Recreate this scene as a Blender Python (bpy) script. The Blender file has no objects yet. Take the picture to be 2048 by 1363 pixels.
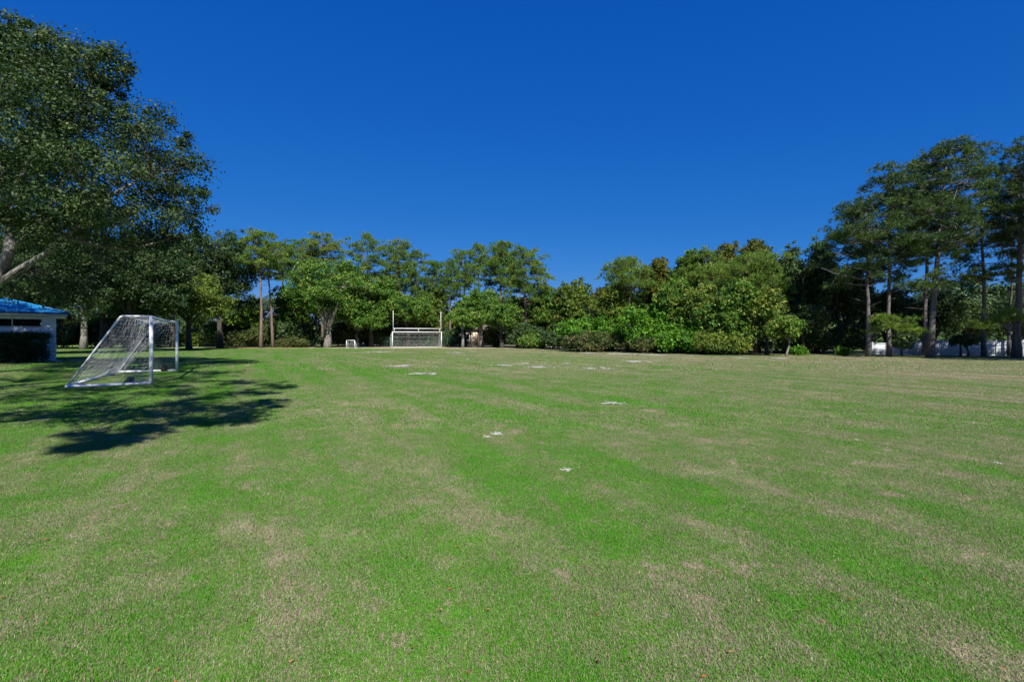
import bpy, math, random
import numpy as np
from mathutils import Vector, Matrix

# ------------------------------------------------------------------ camera, sky, sun, exposure
scene = bpy.context.scene
COL = scene.collection
FPX, CXP, HORIZON, CAMZ = 967.0, 1024.0, 671.0, 1.75      # survey figures of the photograph (2048 px wide)

cam_data = bpy.data.cameras.new('camera')
cam = bpy.data.objects.new('camera', cam_data)
COL.objects.link(cam)
cam.location = (0, 0, CAMZ)
cam.rotation_euler = (math.radians(90), 0, 0)
cam_data.sensor_width = 36.0
cam_data.lens = 36.0 * FPX / 2048.0
cam_data.shift_y = -10.5 / 2048.0
cam_data.clip_start = 0.05
cam_data.clip_end = 3000.0
scene.camera = cam

SUN_EL = math.radians(44.0)
SUN_AZ = math.radians(15.0)          # behind the camera, this far round to its right
SUN_DIR = Vector((math.sin(SUN_AZ) * math.cos(SUN_EL), -math.cos(SUN_AZ) * math.cos(SUN_EL), math.sin(SUN_EL)))
SHX, SHY = -SUN_DIR.x / SUN_DIR.z, -SUN_DIR.y / SUN_DIR.z   # shadow run per metre of height

world = bpy.data.worlds.new('World')
scene.world = world
world.use_nodes = True
wn = world.node_tree
for n in list(wn.nodes):
    wn.nodes.remove(n)
w_out = wn.nodes.new('ShaderNodeOutputWorld')
w_bg = wn.nodes.new('ShaderNodeBackground')
w_sky = wn.nodes.new('ShaderNodeTexSky')
w_sky.sky_type = 'NISHITA'
w_sky.sun_disc = False
w_sky.sun_elevation = SUN_EL
w_sky.sun_rotation = math.pi - SUN_AZ
w_sky.altitude = 3000
w_sky.air_density = 1.0
w_sky.dust_density = 0.0
w_sky.ozone_density = 6.0
# the deep polarised blue of the photograph: one tone curve per channel over the whole sky
w_sep = wn.nodes.new('ShaderNodeSeparateColor')
w_com = wn.nodes.new('ShaderNodeCombineColor')
wn.links.new(w_sky.outputs[0], w_sep.inputs[0])
for ch, (gain, power) in enumerate(((0.085, 1.7), (0.56, 0.68), (2.14, 0.32))):
    p = wn.nodes.new('ShaderNodeMath'); p.operation = 'POWER'; p.inputs[1].default_value = power
    m = wn.nodes.new('ShaderNodeMath'); m.operation = 'MULTIPLY'; m.inputs[1].default_value = gain
    wn.links.new(w_sep.outputs[ch], p.inputs[0]); wn.links.new(p.outputs[0], m.inputs[0]); wn.links.new(m.outputs[0], w_com.inputs[ch])
wn.links.new(w_com.outputs[0], w_bg.inputs['Color'])
w_bg.inputs['Strength'].default_value = 0.1
wn.links.new(w_bg.outputs[0], w_out.inputs[0])

sun_data = bpy.data.lights.new('sun', 'SUN')
sun_data.energy = 5.0
sun_data.angle = math.radians(0.53)
sun_data.color = (1.0, 0.95, 0.87)
sun = bpy.data.objects.new('sun', sun_data)
COL.objects.link(sun)
sun.rotation_euler = SUN_DIR.to_track_quat('Z', 'Y').to_euler()
sun.location = (10, -20, 40)

vs = scene.view_settings
vs.view_transform = 'Standard'
vs.look = 'None'
vs.exposure = 0.7
vs.gamma = 1.0
vs.use_curve_mapping = False
scene.cycles.use_denoising = True
scene.cycles.max_bounces = 6
scene.cycles.transparent_max_bounces = 8

# ------------------------------------------------------------------ helpers
def atx(px, D):
    return (px - CXP) / FPX * D

def atz(py, D):
    return CAMZ + (HORIZON - py) / FPX * D

def on_ground(px, py):
    D = FPX * CAMZ / (py - HORIZON)
    return np.array((atx(px, D), D))

def mk_mesh(name, V, F, mat=None, attrs=None, smooth=False):
    """V (n,3); F a list of (m,k) index arrays; attrs {name: per-vertex float}."""
    V = np.asarray(V, dtype=np.float32).reshape(-1, 3)
    if isinstance(F, np.ndarray):
        F = [F]
    me = bpy.data.meshes.new(name)
    me.vertices.add(len(V))
    me.vertices.foreach_set('co', V.ravel())
    nl = sum(f.size for f in F)
    npoly = sum(len(f) for f in F)
    me.loops.add(nl)
    me.loops.foreach_set('vertex_index', np.concatenate([f.ravel() for f in F]).astype(np.int32))
    me.polygons.add(npoly)
    starts, s = [], 0
    for f in F:
        starts.append(s + np.arange(len(f)) * f.shape[1])
        s += f.size
    me.polygons.foreach_set('loop_start', np.concatenate(starts).astype(np.int32))
    if smooth:
        me.polygons.foreach_set('use_smooth', np.ones(npoly, dtype=bool))
    if attrs:
        for k, v in attrs.items():
            a = me.attributes.new(k, 'FLOAT', 'POINT')
            a.data.foreach_set('value', np.asarray(v, dtype=np.float32))
    me.update(calc_edges=True)
    if mat:
        me.materials.append(mat)
    return me

def link(name, data, parent=None, loc=(0, 0, 0), rotz=0.0):
    o = bpy.data.objects.new(name, data)
    COL.objects.link(o)
    if parent is not None:
        o.parent = parent
    o.location = loc
    o.rotation_euler = (0, 0, rotz)
    return o

def tag(o, label=None, cat=None, group=None, kind=None):
    if label: o['label'] = label
    if cat: o['category'] = cat
    if group: o['group'] = group
    if kind: o['kind'] = kind
    return o

def thing(name, label, cat, loc=(0, 0, 0), rotz=0.0, group=None):
    return tag(link(name, None, None, loc, rotz), label, cat, group)

class MB:
    """collects quads/tris of one mesh"""
    def __init__(s):
        s.V, s.Q, s.T, s.n = [], [], [], 0
    def add(s, V, Q=None, T=None):
        V = np.asarray(V, float).reshape(-1, 3)
        s.V.append(V)
        if Q is not None and len(Q): s.Q.append(np.asarray(Q, int) + s.n)
        if T is not None and len(T): s.T.append(np.asarray(T, int) + s.n)
        s.n += len(V)
    def box(s, x0, x1, y0, y1, z0, z1):
        V = [(x0,y0,z0),(x1,y0,z0),(x1,y1,z0),(x0,y1,z0),(x0,y0,z1),(x1,y0,z1),(x1,y1,z1),(x0,y1,z1)]
        s.add(V, [(0,3,2,1),(4,5,6,7),(0,1,5,4),(1,2,6,5),(2,3,7,6),(3,0,4,7)])
    def tube(s, P, R, sides=8, cap=True):
        P = np.asarray(P, float); n = len(P)
        R = np.full(n, R, float) if np.isscalar(R) else np.asarray(R, float)
        T = np.gradient(P, axis=0)
        T /= np.linalg.norm(T, axis=1)[:, None] + 1e-9
        up = np.array((0, 0, 1.0)) if abs(T[:, 2]).mean() < 0.8 else np.array((1.0, 0, 0))
        A = np.cross(T, up); A /= np.linalg.norm(A, axis=1)[:, None] + 1e-9
        B = np.cross(T, A)
        th = np.arange(sides) * 2 * math.pi / sides
        ring = (np.cos(th)[None, :, None] * A[:, None] + np.sin(th)[None, :, None] * B[:, None]) * R[:, None, None]
        V = (P[:, None] + ring).reshape(-1, 3)
        i = np.arange(n - 1)[:, None] * sides; j = np.arange(sides)[None]; k = (j + 1) % sides
        Q = np.stack([i + j, i + k, i + sides + k, i + sides + j], -1).reshape(-1, 4)
        Tt = None
        if cap:
            V = np.vstack([V, P[0], P[-1]]); c0, c1 = n * sides, n * sides + 1
            j = np.arange(sides); k = (j + 1) % sides; o = (n - 1) * sides
            Tt = np.vstack([np.stack([np.full(sides, c0), k, j], -1), np.stack([np.full(sides, c1), o + j, o + k], -1)])
        s.add(V, Q, Tt)
    def mesh(s, name, mat, smooth=False):
        F = []
        if s.Q: F.append(np.vstack(s.Q))
        if s.T: F.append(np.vstack(s.T))
        return mk_mesh(name, np.vstack(s.V), F, mat, None, smooth)
    def build(s, name, mat, parent=None, smooth=False, loc=(0, 0, 0)):
        return link(name, s.mesh(name, mat, smooth), parent, loc)

# ------------------------------------------------------------------ materials
def new_mat(name):
    m = bpy.data.materials.new(name)
    m.use_nodes = True
    nt = m.node_tree
    for n in list(nt.nodes):
        nt.nodes.remove(n)
    out = nt.nodes.new('ShaderNodeOutputMaterial')
    return m, nt, out

def N(nt, typ, **kw):
    n = nt.nodes.new(typ)
    for k, v in kw.items():
        if k in n.inputs.keys() if hasattr(n.inputs, 'keys') else False:
            n.inputs[k].default_value = v
        else:
            setattr(n, k, v)
    return n

def ramp(nt, stops, interp='LINEAR'):
    r = nt.nodes.new('ShaderNodeValToRGB')
    r.color_ramp.interpolation = interp
    el = r.color_ramp.elements
    while len(el) > 1:
        el.remove(el[-1])
    el[0].position, el[0].color = stops[0][0], (*stops[0][1], 1)
    for p, c in stops[1:]:
        e = el.new(p); e.color = (*c, 1)
    return r

def noise(nt, vec, scale, detail=3.0, rough=0.55):
    n = nt.nodes.new('ShaderNodeTexNoise')
    n.inputs['Scale'].default_value = scale
    n.inputs['Detail'].default_value = detail
    n.inputs['Roughness'].default_value = rough
    if vec is not None:
        nt.links.new(vec, n.inputs['Vector'])
    return n.outputs['Fac'] if 'Fac' in n.outputs.keys() else n.outputs[0]

def math_n(nt, op, a, b=None, clamp=False):
    n = nt.nodes.new('ShaderNodeMath'); n.operation = op; n.use_clamp = clamp
    for i, v in enumerate((a, b)):
        if v is None: continue
        if isinstance(v, (int, float)): n.inputs[i].default_value = v
        else: nt.links.new(v, n.inputs[i])
    return n.outputs[0]

def simple_mat(name, base, rough=0.5, spec=0.4, vary=0.12, scale=6.0, bump=0.0, bump_scale=40.0, metal=0.0, dirt=None):
    m, nt, out = new_mat(name)
    tc = nt.nodes.new('ShaderNodeTexCoord')
    b = nt.nodes.new('ShaderNodeBsdfPrincipled')
    f = noise(nt, tc.outputs['Object'], scale, 5.0, 0.6)
    lo = tuple(c * (1 - vary) for c in base) if dirt is None else dirt
    r = ramp(nt, [(0.3, lo), (0.62, base), (0.8, tuple(min(1, c * (1 + vary * .5)) for c in base))])
    nt.links.new(f, r.inputs[0])
    nt.links.new(r.outputs[0], b.inputs['Base Color'])
    b.inputs['Roughness'].default_value = rough
    b.inputs['Metallic'].default_value = metal
    b.inputs['Specular IOR Level'].default_value = spec
    if bump:
        bp = nt.nodes.new('ShaderNodeBump'); bp.inputs['Strength'].default_value = bump
        bp.inputs['Distance'].default_value = 0.02
        nt.links.new(noise(nt, tc.outputs['Object'], bump_scale, 4.0), bp.inputs['Height'])
        nt.links.new(bp.outputs[0], b.inputs['Normal'])
    nt.links.new(b.outputs[0], out.inputs[0])
    return m

def leaf_mat(name, stops, rough=0.58, spec=0.25, trans=0.28, tcol=(0.10, 0.17, 0.02)):
    m, nt, out = new_mat(name)
    at = nt.nodes.new('ShaderNodeAttribute'); at.attribute_name = 'tint'
    r = ramp(nt, stops)
    nt.links.new(at.outputs['Fac'], r.inputs[0])
    b = nt.nodes.new('ShaderNodeBsdfPrincipled')
    nt.links.new(r.outputs[0], b.inputs['Base Color'])
    b.inputs['Roughness'].default_value = rough
    b.inputs['Specular IOR Level'].default_value = spec
    t = nt.nodes.new('ShaderNodeBsdfTranslucent')
    mx = nt.nodes.new('ShaderNodeMixRGB'); mx.blend_type = 'MIX'; mx.inputs[0].default_value = 0.5
    nt.links.new(r.outputs[0], mx.inputs[1]); mx.inputs[2].default_value = (*tcol, 1)
    nt.links.new(mx.outputs[0], t.inputs['Color'])
    ms = nt.nodes.new('ShaderNodeMixShader'); ms.inputs[0].default_value = trans
    nt.links.new(b.outputs[0], ms.inputs[1]); nt.links.new(t.outputs[0], ms.inputs[2])
    nt.links.new(ms.outputs[0], out.inputs[0])
    return m

M = {}
# foliage kinds: tint 0..1 runs through the leaf ages of that kind
M['live_oak'] = leaf_mat('live_oak_leaf', [(0.0, (.012, .030, .010)), (.45, (.034, .074, .018)), (.85, (.075, .125, .034)), (1, (.13, .14, .05))], rough=.56, spec=.3, trans=.22)
M['oak'] = leaf_mat('oak_leaf', [(0.0, (0.031, 0.092, 0.014)), (.45, (0.080, 0.183, 0.021)), (.8, (0.147, 0.266, 0.033)), (1, (0.260, 0.260, 0.053))], rough=.58, spec=.25)
M['olive_oak'] = leaf_mat('olive_oak_leaf', [(0.0, (0.040, 0.088, 0.014)), (.5, (0.116, 0.189, 0.024)), (.9, (0.201, 0.254, 0.033)), (1, (0.283, 0.236, 0.041))])
M['autumn_oak'] = leaf_mat('autumn_oak_leaf', [(0.0, (0.041, 0.077, 0.014)), (.45, (0.100, 0.130, 0.021)), (.78, (0.177, 0.159, 0.024)), (1, (0.283, 0.153, 0.024))], tcol=(.16, .14, .02))
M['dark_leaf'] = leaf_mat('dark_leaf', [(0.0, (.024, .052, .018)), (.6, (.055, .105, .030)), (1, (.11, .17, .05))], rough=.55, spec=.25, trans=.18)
M['bright_leaf'] = leaf_mat('vine_leaf', [(0.0, (0.041, 0.118, 0.012)), (.5, (0.077, 0.218, 0.014)), (1, (0.153, 0.307, 0.024))], rough=.55, trans=.33, tcol=(.12, .3, .02))
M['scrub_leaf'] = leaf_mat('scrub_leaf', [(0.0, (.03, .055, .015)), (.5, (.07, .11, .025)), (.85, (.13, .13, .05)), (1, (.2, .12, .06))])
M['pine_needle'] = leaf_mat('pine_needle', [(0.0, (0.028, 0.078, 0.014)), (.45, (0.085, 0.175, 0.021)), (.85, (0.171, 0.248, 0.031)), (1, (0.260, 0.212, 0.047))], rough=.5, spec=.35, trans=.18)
M['shaded_pine_needle'] = leaf_mat('shaded_pine_needle', [(0.0, (.018, .048, .012)), (.45, (.048, .102, .018)), (.85, (.10, .155, .026)), (1, (.16, .14, .035))], rough=.5, spec=.35, trans=.15)  # same pine needles, with the fence pines' shade put into a darker colour
M['young_needle'] = leaf_mat('young_pine_needle', [(0.0, (0.053, 0.118, 0.019)), (.5, (0.130, 0.230, 0.026)), (1, (0.224, 0.295, 0.041))], rough=.5, spec=.35, trans=.22)
M['hedge_leaf'] = leaf_mat('hedge_leaf', [(0.0, (.010, .026, .008)), (.6, (.022, .055, .012)), (1, (.05, .11, .02))], rough=.6)

def bark_mat(name, dark, light, sx=9.0, sz=1.6, bump=.6):
    m, nt, out = new_mat(name)
    tc = nt.nodes.new('ShaderNodeTexCoord')
    mp = nt.nodes.new('ShaderNodeMapping'); mp.inputs['Scale'].default_value = (sx, sx, sz)
    nt.links.new(tc.outputs['Object'], mp.inputs[0])
    f = noise(nt, mp.outputs[0], 1.0, 6.0, .65)
    r = ramp(nt, [(.3, dark), (.7, light)])
    nt.links.new(f, r.inputs[0])
    b = nt.nodes.new('ShaderNodeBsdfPrincipled')
    nt.links.new(r.outputs[0], b.inputs['Base Color']); b.inputs['Roughness'].default_value = .9
    b.inputs['Specular IOR Level'].default_value = .15
    bp = nt.nodes.new('ShaderNodeBump'); bp.inputs['Strength'].default_value = bump; bp.inputs['Distance'].default_value = .05
    nt.links.new(f, bp.inputs['Height']); nt.links.new(bp.outputs[0], b.inputs['Normal'])
    nt.links.new(b.outputs[0], out.inputs[0])
    return m
M['oak_bark'] = bark_mat('oak_bark', (.09, .08, .07), (.30, .28, .25))
M['dark_bark'] = bark_mat('dark_bark', (.03, .027, .024), (.10, .09, .08))
M['pine_bark'] = bark_mat('pine_bark', (.07, .05, .04), (.24, .18, .15))
M['pine_bark_grey'] = bark_mat('grey_pine_bark', (.06, .055, .055), (.20, .18, .17))
M['white_paint'] = simple_mat('white_paint', (.78, .79, .80), rough=.4, vary=.1, scale=3)
M['net'] = simple_mat('net_cord', (.62, .64, .66), rough=.8, vary=.08)
M['black_rubber'] = simple_mat('black_rubber', (.015, .015, .016), rough=.7)
M['vinyl'] = simple_mat('white_vinyl', (.54, .58, .60), rough=.45, vary=.06, scale=1.2)
M['block_paint'] = simple_mat('painted_block', (.66, .70, .74), rough=.75, vary=.12, scale=5, bump=.4, bump_scale=60)
M['trim_paint'] = simple_mat('trim_paint', (.62, .62, .60), rough=.5, vary=.06)
M['blue_metal'] = simple_mat('blue_roof_metal', (.015, .19, .42), rough=.5, vary=.15, scale=1.5, spec=.5)
M['dark_trim'] = simple_mat('dark_blue_trim', (.01, .03, .10), rough=.5)
M['dark_glass'] = simple_mat('dark_louvre', (.008, .009, .012), rough=.3)
M['concrete'] = simple_mat('concrete', (.42, .44, .45), rough=.85, vary=.2)
M['green_post'] = simple_mat('green_fence_paint', (.03, .10, .07), rough=.55)
M['beige_stucco'] = simple_mat('beige_stucco', (.62, .52, .38), rough=.9, vary=.06)
M['roof_shingle'] = simple_mat('roof_shingle', (.16, .13, .11), rough=.9, vary=.3, scale=8)
M['sand'] = simple_mat('white_sand', (.55, .53, .48), rough=.95, vary=.25, scale=14, bump=.5)
M['mulch'] = simple_mat('pine_straw', (.36, .17, .085), rough=.95, vary=.5, scale=5, bump=.9, bump_scale=25, dirt=(.14, .07, .04))

# turf colour: streaks along the mowing line, patches of green and of straw
AX = np.array((0.50, -0.866)); NX = np.array((0.866, 0.50))     # the field's long and short axes on the ground
def turf_group():
    g = bpy.data.node_groups.new('turf', 'ShaderNodeTree')
    g.interface.new_socket('Offset', in_out='INPUT', socket_type='NodeSocketFloat')
    g.interface.new_socket('Color', in_out='OUTPUT', socket_type='NodeSocketColor')
    gi = g.nodes.new('NodeGroupInput'); go = g.nodes.new('NodeGroupOutput')
    geo = g.nodes.new('ShaderNodeNewGeometry')
    def dot(v):
        n = g.nodes.new('ShaderNodeVectorMath'); n.operation = 'DOT_PRODUCT'
        g.links.new(geo.outputs['Position'], n.inputs[0]); n.inputs[1].default_value = (v[0], v[1], 0)
        return n.outputs['Value']
    a, b = dot(AX), dot(NX)
    def coord(sa, sb, off):
        c = g.nodes.new('ShaderNodeCombineXYZ')
        g.links.new(math_n(g, 'MULTIPLY', a, sa), c.inputs[0]); g.links.new(math_n(g, 'MULTIPLY', b, sb), c.inputs[1])
        c.inputs[2].default_value = off
        return c.outputs[0]
    streak = noise(g, coord(.085, 1.05, 3.1), 1.0, 4.0, .6)
    broad = noise(g, coord(.10, .16, 8.2), 1.0, 2.0, .5)
    patch = noise(g, coord(.9, 1.25, 1.7), 1.0, 4.0, .62)
    clump = noise(g, coord(4.5, 4.5, 4.4), 1.0, 3.0, .6)
    s = math_n(g, 'ADD', math_n(g, 'MULTIPLY', streak, 1.25), math_n(g, 'MULTIPLY', broad, .55))
    s = math_n(g, 'ADD', s, math_n(g, 'MULTIPLY', patch, 1.15))
    s = math_n(g, 'ADD', s, math_n(g, 'MULTIPLY', clump, .8))
    dry = g.nodes.new('ShaderNodeMapRange'); dry.inputs[1].default_value = 3.0; dry.inputs[2].default_value = 26.0; dry.inputs[3].default_value = .16; dry.inputs[4].default_value = -.20
    g.links.new(b, dry.inputs[0]); s = math_n(g, 'ADD', s, dry.outputs[0])
    tuft = noise(g, coord(1.9, 2.3, 6.6), 1.0, 5.0, .7)
    dead = g.nodes.new('ShaderNodeMapRange'); dead.inputs[1].default_value = .60; dead.inputs[2].default_value = .74; dead.inputs[4].default_value = -.75
    g.links.new(tuft, dead.inputs[0]); s = math_n(g, 'ADD', s, dead.outputs[0])
    s = math_n(g, 'ADD', s, gi.outputs['Offset'])
    mr = g.nodes.new('ShaderNodeMapRange'); mr.inputs[1].default_value = 1.39; mr.inputs[2].default_value = 2.57
    g.links.new(s, mr.inputs[0])
    r = ramp(g, [(0.0, (.45, .365, .27)), (.22, (.335, .29, .195)), (.45, (.195, .235, .095)), (.64, (.125, .245, .032)), (.84, (.085, .275, .013)), (1.0, (.072, .29, .012))])
    g.links.new(mr.outputs[0], r.inputs[0])
    g.links.new(r.outputs[0], go.inputs['Color'])
    return g
TURF = turf_group()

def ground_mat():
    m, nt, out = new_mat('lawn')
    geo = nt.nodes.new('ShaderNodeNewGeometry')
    fine = noise(nt, geo.outputs['Position'], 38.0, 5.0, .75)
    fine2 = noise(nt, geo.outputs['Position'], 9.0, 4.0, .7)
    off = math_n(nt, 'ADD', math_n(nt, 'MULTIPLY', math_n(nt, 'SUBTRACT', fine, .5), 1.5), math_n(nt, 'MULTIPLY', math_n(nt, 'SUBTRACT', fine2, .5), .9))
    tg = nt.nodes.new('ShaderNodeGroup'); tg.node_tree = TURF
    nt.links.new(off, tg.inputs[0])
    b = nt.nodes.new('ShaderNodeBsdfPrincipled'); b.inputs['Roughness'].default_value = .95
    b.inputs['Specular IOR Level'].default_value = .1
    nt.links.new(tg.outputs[0], b.inputs['Base Color'])
    bp = nt.nodes.new('ShaderNodeBump'); bp.inputs['Strength'].default_value = .8; bp.inputs['Distance'].default_value = .03
    nt.links.new(fine, bp.inputs['Height']); nt.links.new(bp.outputs[0], b.inputs['Normal'])
    nt.links.new(b.outputs[0], out.inputs[0])
    return m

def blade_mat():
    m, nt, out = new_mat('grass_blade')
    at = nt.nodes.new('ShaderNodeAttribute'); at.attribute_name = 'rnd'
    off = math_n(nt, 'MULTIPLY', math_n(nt, 'SUBTRACT', at.outputs['Fac'], .46), 1.7)
    tg = nt.nodes.new('ShaderNodeGroup'); tg.node_tree = TURF
    nt.links.new(off, tg.inputs[0])
    b = nt.nodes.new('ShaderNodeBsdfPrincipled'); b.inputs['Roughness'].default_value = .6
    b.inputs['Specular IOR Level'].default_value = .2
    nt.links.new(tg.outputs[0], b.inputs['Base Color'])
    t = nt.nodes.new('ShaderNodeBsdfTranslucent'); nt.links.new(tg.outputs[0], t.inputs['Color'])
    ms = nt.nodes.new('ShaderNodeMixShader'); ms.inputs[0].default_value = .3
    nt.links.new(b.outputs[0], ms.inputs[1]); nt.links.new(t.outputs[0], ms.inputs[2])
    nt.links.new(ms.outputs[0], out.inputs[0])
    return m
M['lawn'] = ground_mat(); M['blade'] = blade_mat()

# ------------------------------------------------------------------ ground
g = MB()
g.add([(-900, -60, 0), (900, -60, 0), (900, 1200, 0), (-900, 1200, 0)], [(0, 1, 2, 3)])
lawn = tag(g.build('lawn', M['lawn']), kind='structure')

def ragged_strip(name, line, width, seed, mat, z, rag=.6):
    """a sheet with ragged edges along a ground polyline"""
    rng = np.random.default_rng(seed)
    line = np.asarray(line, float)
    seg = np.linalg.norm(np.diff(line, axis=0), axis=1); L = np.concatenate([[0], np.cumsum(seg)])
    n = int(L[-1] / .6) + 2
    t = np.linspace(0, L[-1], n)
    c = np.stack([np.interp(t, L, line[:, 0]), np.interp(t, L, line[:, 1])], -1)
    d = np.gradient(c, axis=0); d /= np.linalg.norm(d, axis=1)[:, None]; nn = np.stack([-d[:, 1], d[:, 0]], -1)
    def wob():
        a = rng.normal(0, 1, n); k = np.ones(5) / 5
        return np.convolve(a, k, 'same') * rag * 1.6 + rng.normal(0, rag * .25, n)
    A = c + nn * (width / 2 + wob())[:, None]; B = c - nn * (width / 2 + wob())[:, None]
    V = np.vstack([np.c_[A, np.full(n, z)], np.c_[B, np.full(n, z)]])
    i = np.arange(n - 1)
    Q = np.stack([i, i + 1, n + i + 1, n + i], -1)[:, ::-1]
    return tag(link(name, mk_mesh(name, V, Q, mat)), kind='structure')
ragged_strip('mulch_bed', [(atx(420, 74), 75), (atx(540, 70), 69.5), (atx(700, 73), 75), (atx(900, 74), 76), (atx(1060, 68), 70), (atx(1200, 57), 58), (atx(1330, 50), 50.5), (atx(1540, 43), 43.5)], 2.6, 3, M['mulch'], .004, .5)
ragged_strip('mulch_bed', [(atx(1600, 43), 43), (atx(1780, 40.5), 40.5), (atx(1900, 40), 40), (atx(2090, 38), 38)], 2.2, 4, M['mulch'], .004, .5)
ragged_strip('mulch_bed', [(atx(120, 66), 66), (atx(200, 66), 67)], 3.2, 6, M['mulch'], .004, .5)

# bare sandy spots worn into the lawn
def sand_spot(px, py, wpx, hpx, seed):
    rng = np.random.default_rng(seed)
    c = on_ground(px, py)
    rx = wpx * .62 / FPX * c[1]
    ry = abs(on_ground(px, py - hpx / 2)[1] - on_ground(px, py + hpx / 2)[1]) / 2
    ry = min(max(ry, .08), rx * 1.6)
    k = 20 + int(45 * min(1.0, rx / .5))
    V, Q, T, n = [], [], [], 11
    for i in range(k):
        q = rng.normal(0, .5, 2) if i else (0, 0)
        cx, cy = q[0] * rx, q[1] * ry
        s = (rng.uniform(.18, .3) if i < 6 else rng.uniform(.03, .13))
        th = np.arange(n) * 2 * math.pi / n
        r = s * (1 + rng.normal(0, .28, n)).clip(.3)
        z0 = .006 + .0003 * i
        k0 = len(V)
        for a_, rr in zip(th, r): V.append((cx + math.cos(a_) * rr * rx, cy + math.sin(a_) * rr * ry, z0))
        V.append((cx, cy, z0 + .012 * min(1, s * 2)))
        T += [(k0 + j, k0 + (j + 1) % n, k0 + n) for j in range(n)]
    o = link('sand_patch', mk_mesh('sand_patch', np.array(V), np.array(T), M['sand'], None, True), lawn, (c[0], c[1], .004 + .022 * min(1.0, max(0.0, (c[1] - 7) / 14))))
    # crumbs of sand round the edge
    return o
for i, s in enumerate([(990, 868, 22, 8), (975, 874, 14, 3), (1135, 939, 26, 5), (1228, 807, 34, 6), (798, 733, 34, 4), (1265, 723, 38, 4), (1075, 735, 40, 3),
          (1180, 737, 26, 2.5), (1215, 738, 20, 2.5), (1205, 735, 12, 2), (765, 704, 30, 3), (735, 705, 22, 2), (845, 748, 40, 3), (820, 749, 18, 2),
          (935, 719, 14, 2), (915, 705, 24, 2), (947, 703.5, 18, 2), (1010, 731, 50, 2.5), (1045, 728, 26, 2), (1560, 717, 30, 3), (1480, 716, 22, 2),
          (1250, 708, 60, 2), (1180, 706, 30, 2), (1300, 710, 40, 2), (1135, 726.5, 12, 1.5), (1993, 926, 8, 2), (1713, 880, 6, 2)]):
    sand_spot(*s, 100 + i)

# ------------------------------------------------------------------ trees
ZUP = np.array((0, 0, 1.0))
def unit(v):
    return v / (np.linalg.norm(v, axis=-1, keepdims=True) + 1e-9)

def rand_dirs(rng, n):
    return unit(rng.normal(size=(n, 3)))

def leaf_mesh(name, C, R, n_per, size, rng, mat, flat=.75, up=.35, base_tint=None, spread=.22, keep=None, shell=.42, tri=False):
    C = np.asarray(C, float); k = len(C)
    R = np.asarray(R, float)
    n = k * n_per
    d = rand_dirs(rng, n)
    r = rng.random(n) ** shell * (1 + .25 * rng.normal(size=n).clip(-1, 1.6))
    ci = np.repeat(np.arange(k), n_per)
    P = C[ci] + d * (r * R[ci])[:, None] * np.array((1, 1, flat))
    if keep is not None:
        m = keep(P); P, d, ci = P[m], d[m], ci[m]; n = len(P)
    nor = unit(d * .55 + ZUP * up + rng.normal(size=(n, 3)) * .55)
    t = unit(np.cross(nor, rand_dirs(rng, n))); b = np.cross(nor, t)
    L = size * rng.uniform(.6, 1.45, n); W = L * rng.uniform(.45, .7, n)
    if tri:     # far leaves: one pointed triangle each
        V = np.stack([P - t * L[:, None] * .55 + b * W[:, None] * .15, P + b * W[:, None] * .78, P + t * L[:, None] * .62 - b * W[:, None] * .3], 1)
        bt = rng.uniform(.2, .62, k) if base_tint is None else np.asarray(base_tint)
        tint = np.clip(bt[ci] + rng.normal(0, spread, n), 0, 1)
        return mk_mesh(name, V.reshape(-1, 3), np.arange(n * 3).reshape(-1, 3), mat, {'tint': np.repeat(tint, 3)})
    V = np.stack([P - t * L[:, None] * .5, P + b * W[:, None] * .5 - t * L[:, None] * .08, P + t * L[:, None] * .5 - nor * L[:, None] * .12, P - b * W[:, None] * .5 - t * L[:, None] * .08], 1)
    bt = rng.uniform(.2, .62, k) if base_tint is None else np.asarray(base_tint)
    tint = np.clip(bt[ci] + rng.normal(0, spread, n), 0, 1)
    return mk_mesh(name, V.reshape(-1, 3), np.arange(n * 4).reshape(-1, 4), mat, {'tint': np.repeat(tint, 4)})

def bent(p0, p1, rng, n=6, sag=.12, lift=0.0):
    p0 = np.asarray(p0, float); p1 = np.asarray(p1, float)
    L = np.linalg.norm(p1 - p0)
    t = np.linspace(0, 1, n)[:, None]
    off = rng.normal(size=3) * sag * L
    off[2] = abs(off[2]) * .4 - lift * L
    return p0 + (p1 - p0) * t + off * (4 * t * (1 - t)) * .5 + rng.normal(size=(n, 3)) * L * .012 * np.sin(t * math.pi)

def wood(trunk_pts, trunk_r, limbs, twigs, mat, name='trunk', sides=9):
    mb = MB()
    mb.tube(trunk_pts, trunk_r, sides)
    for P, R in limbs: mb.tube(P, R, max(6, sides - 3), cap=False)
    for P, R in twigs: mb.tube(P, R, 4, cap=False)
    return mb.mesh(name, mat, True)

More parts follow.
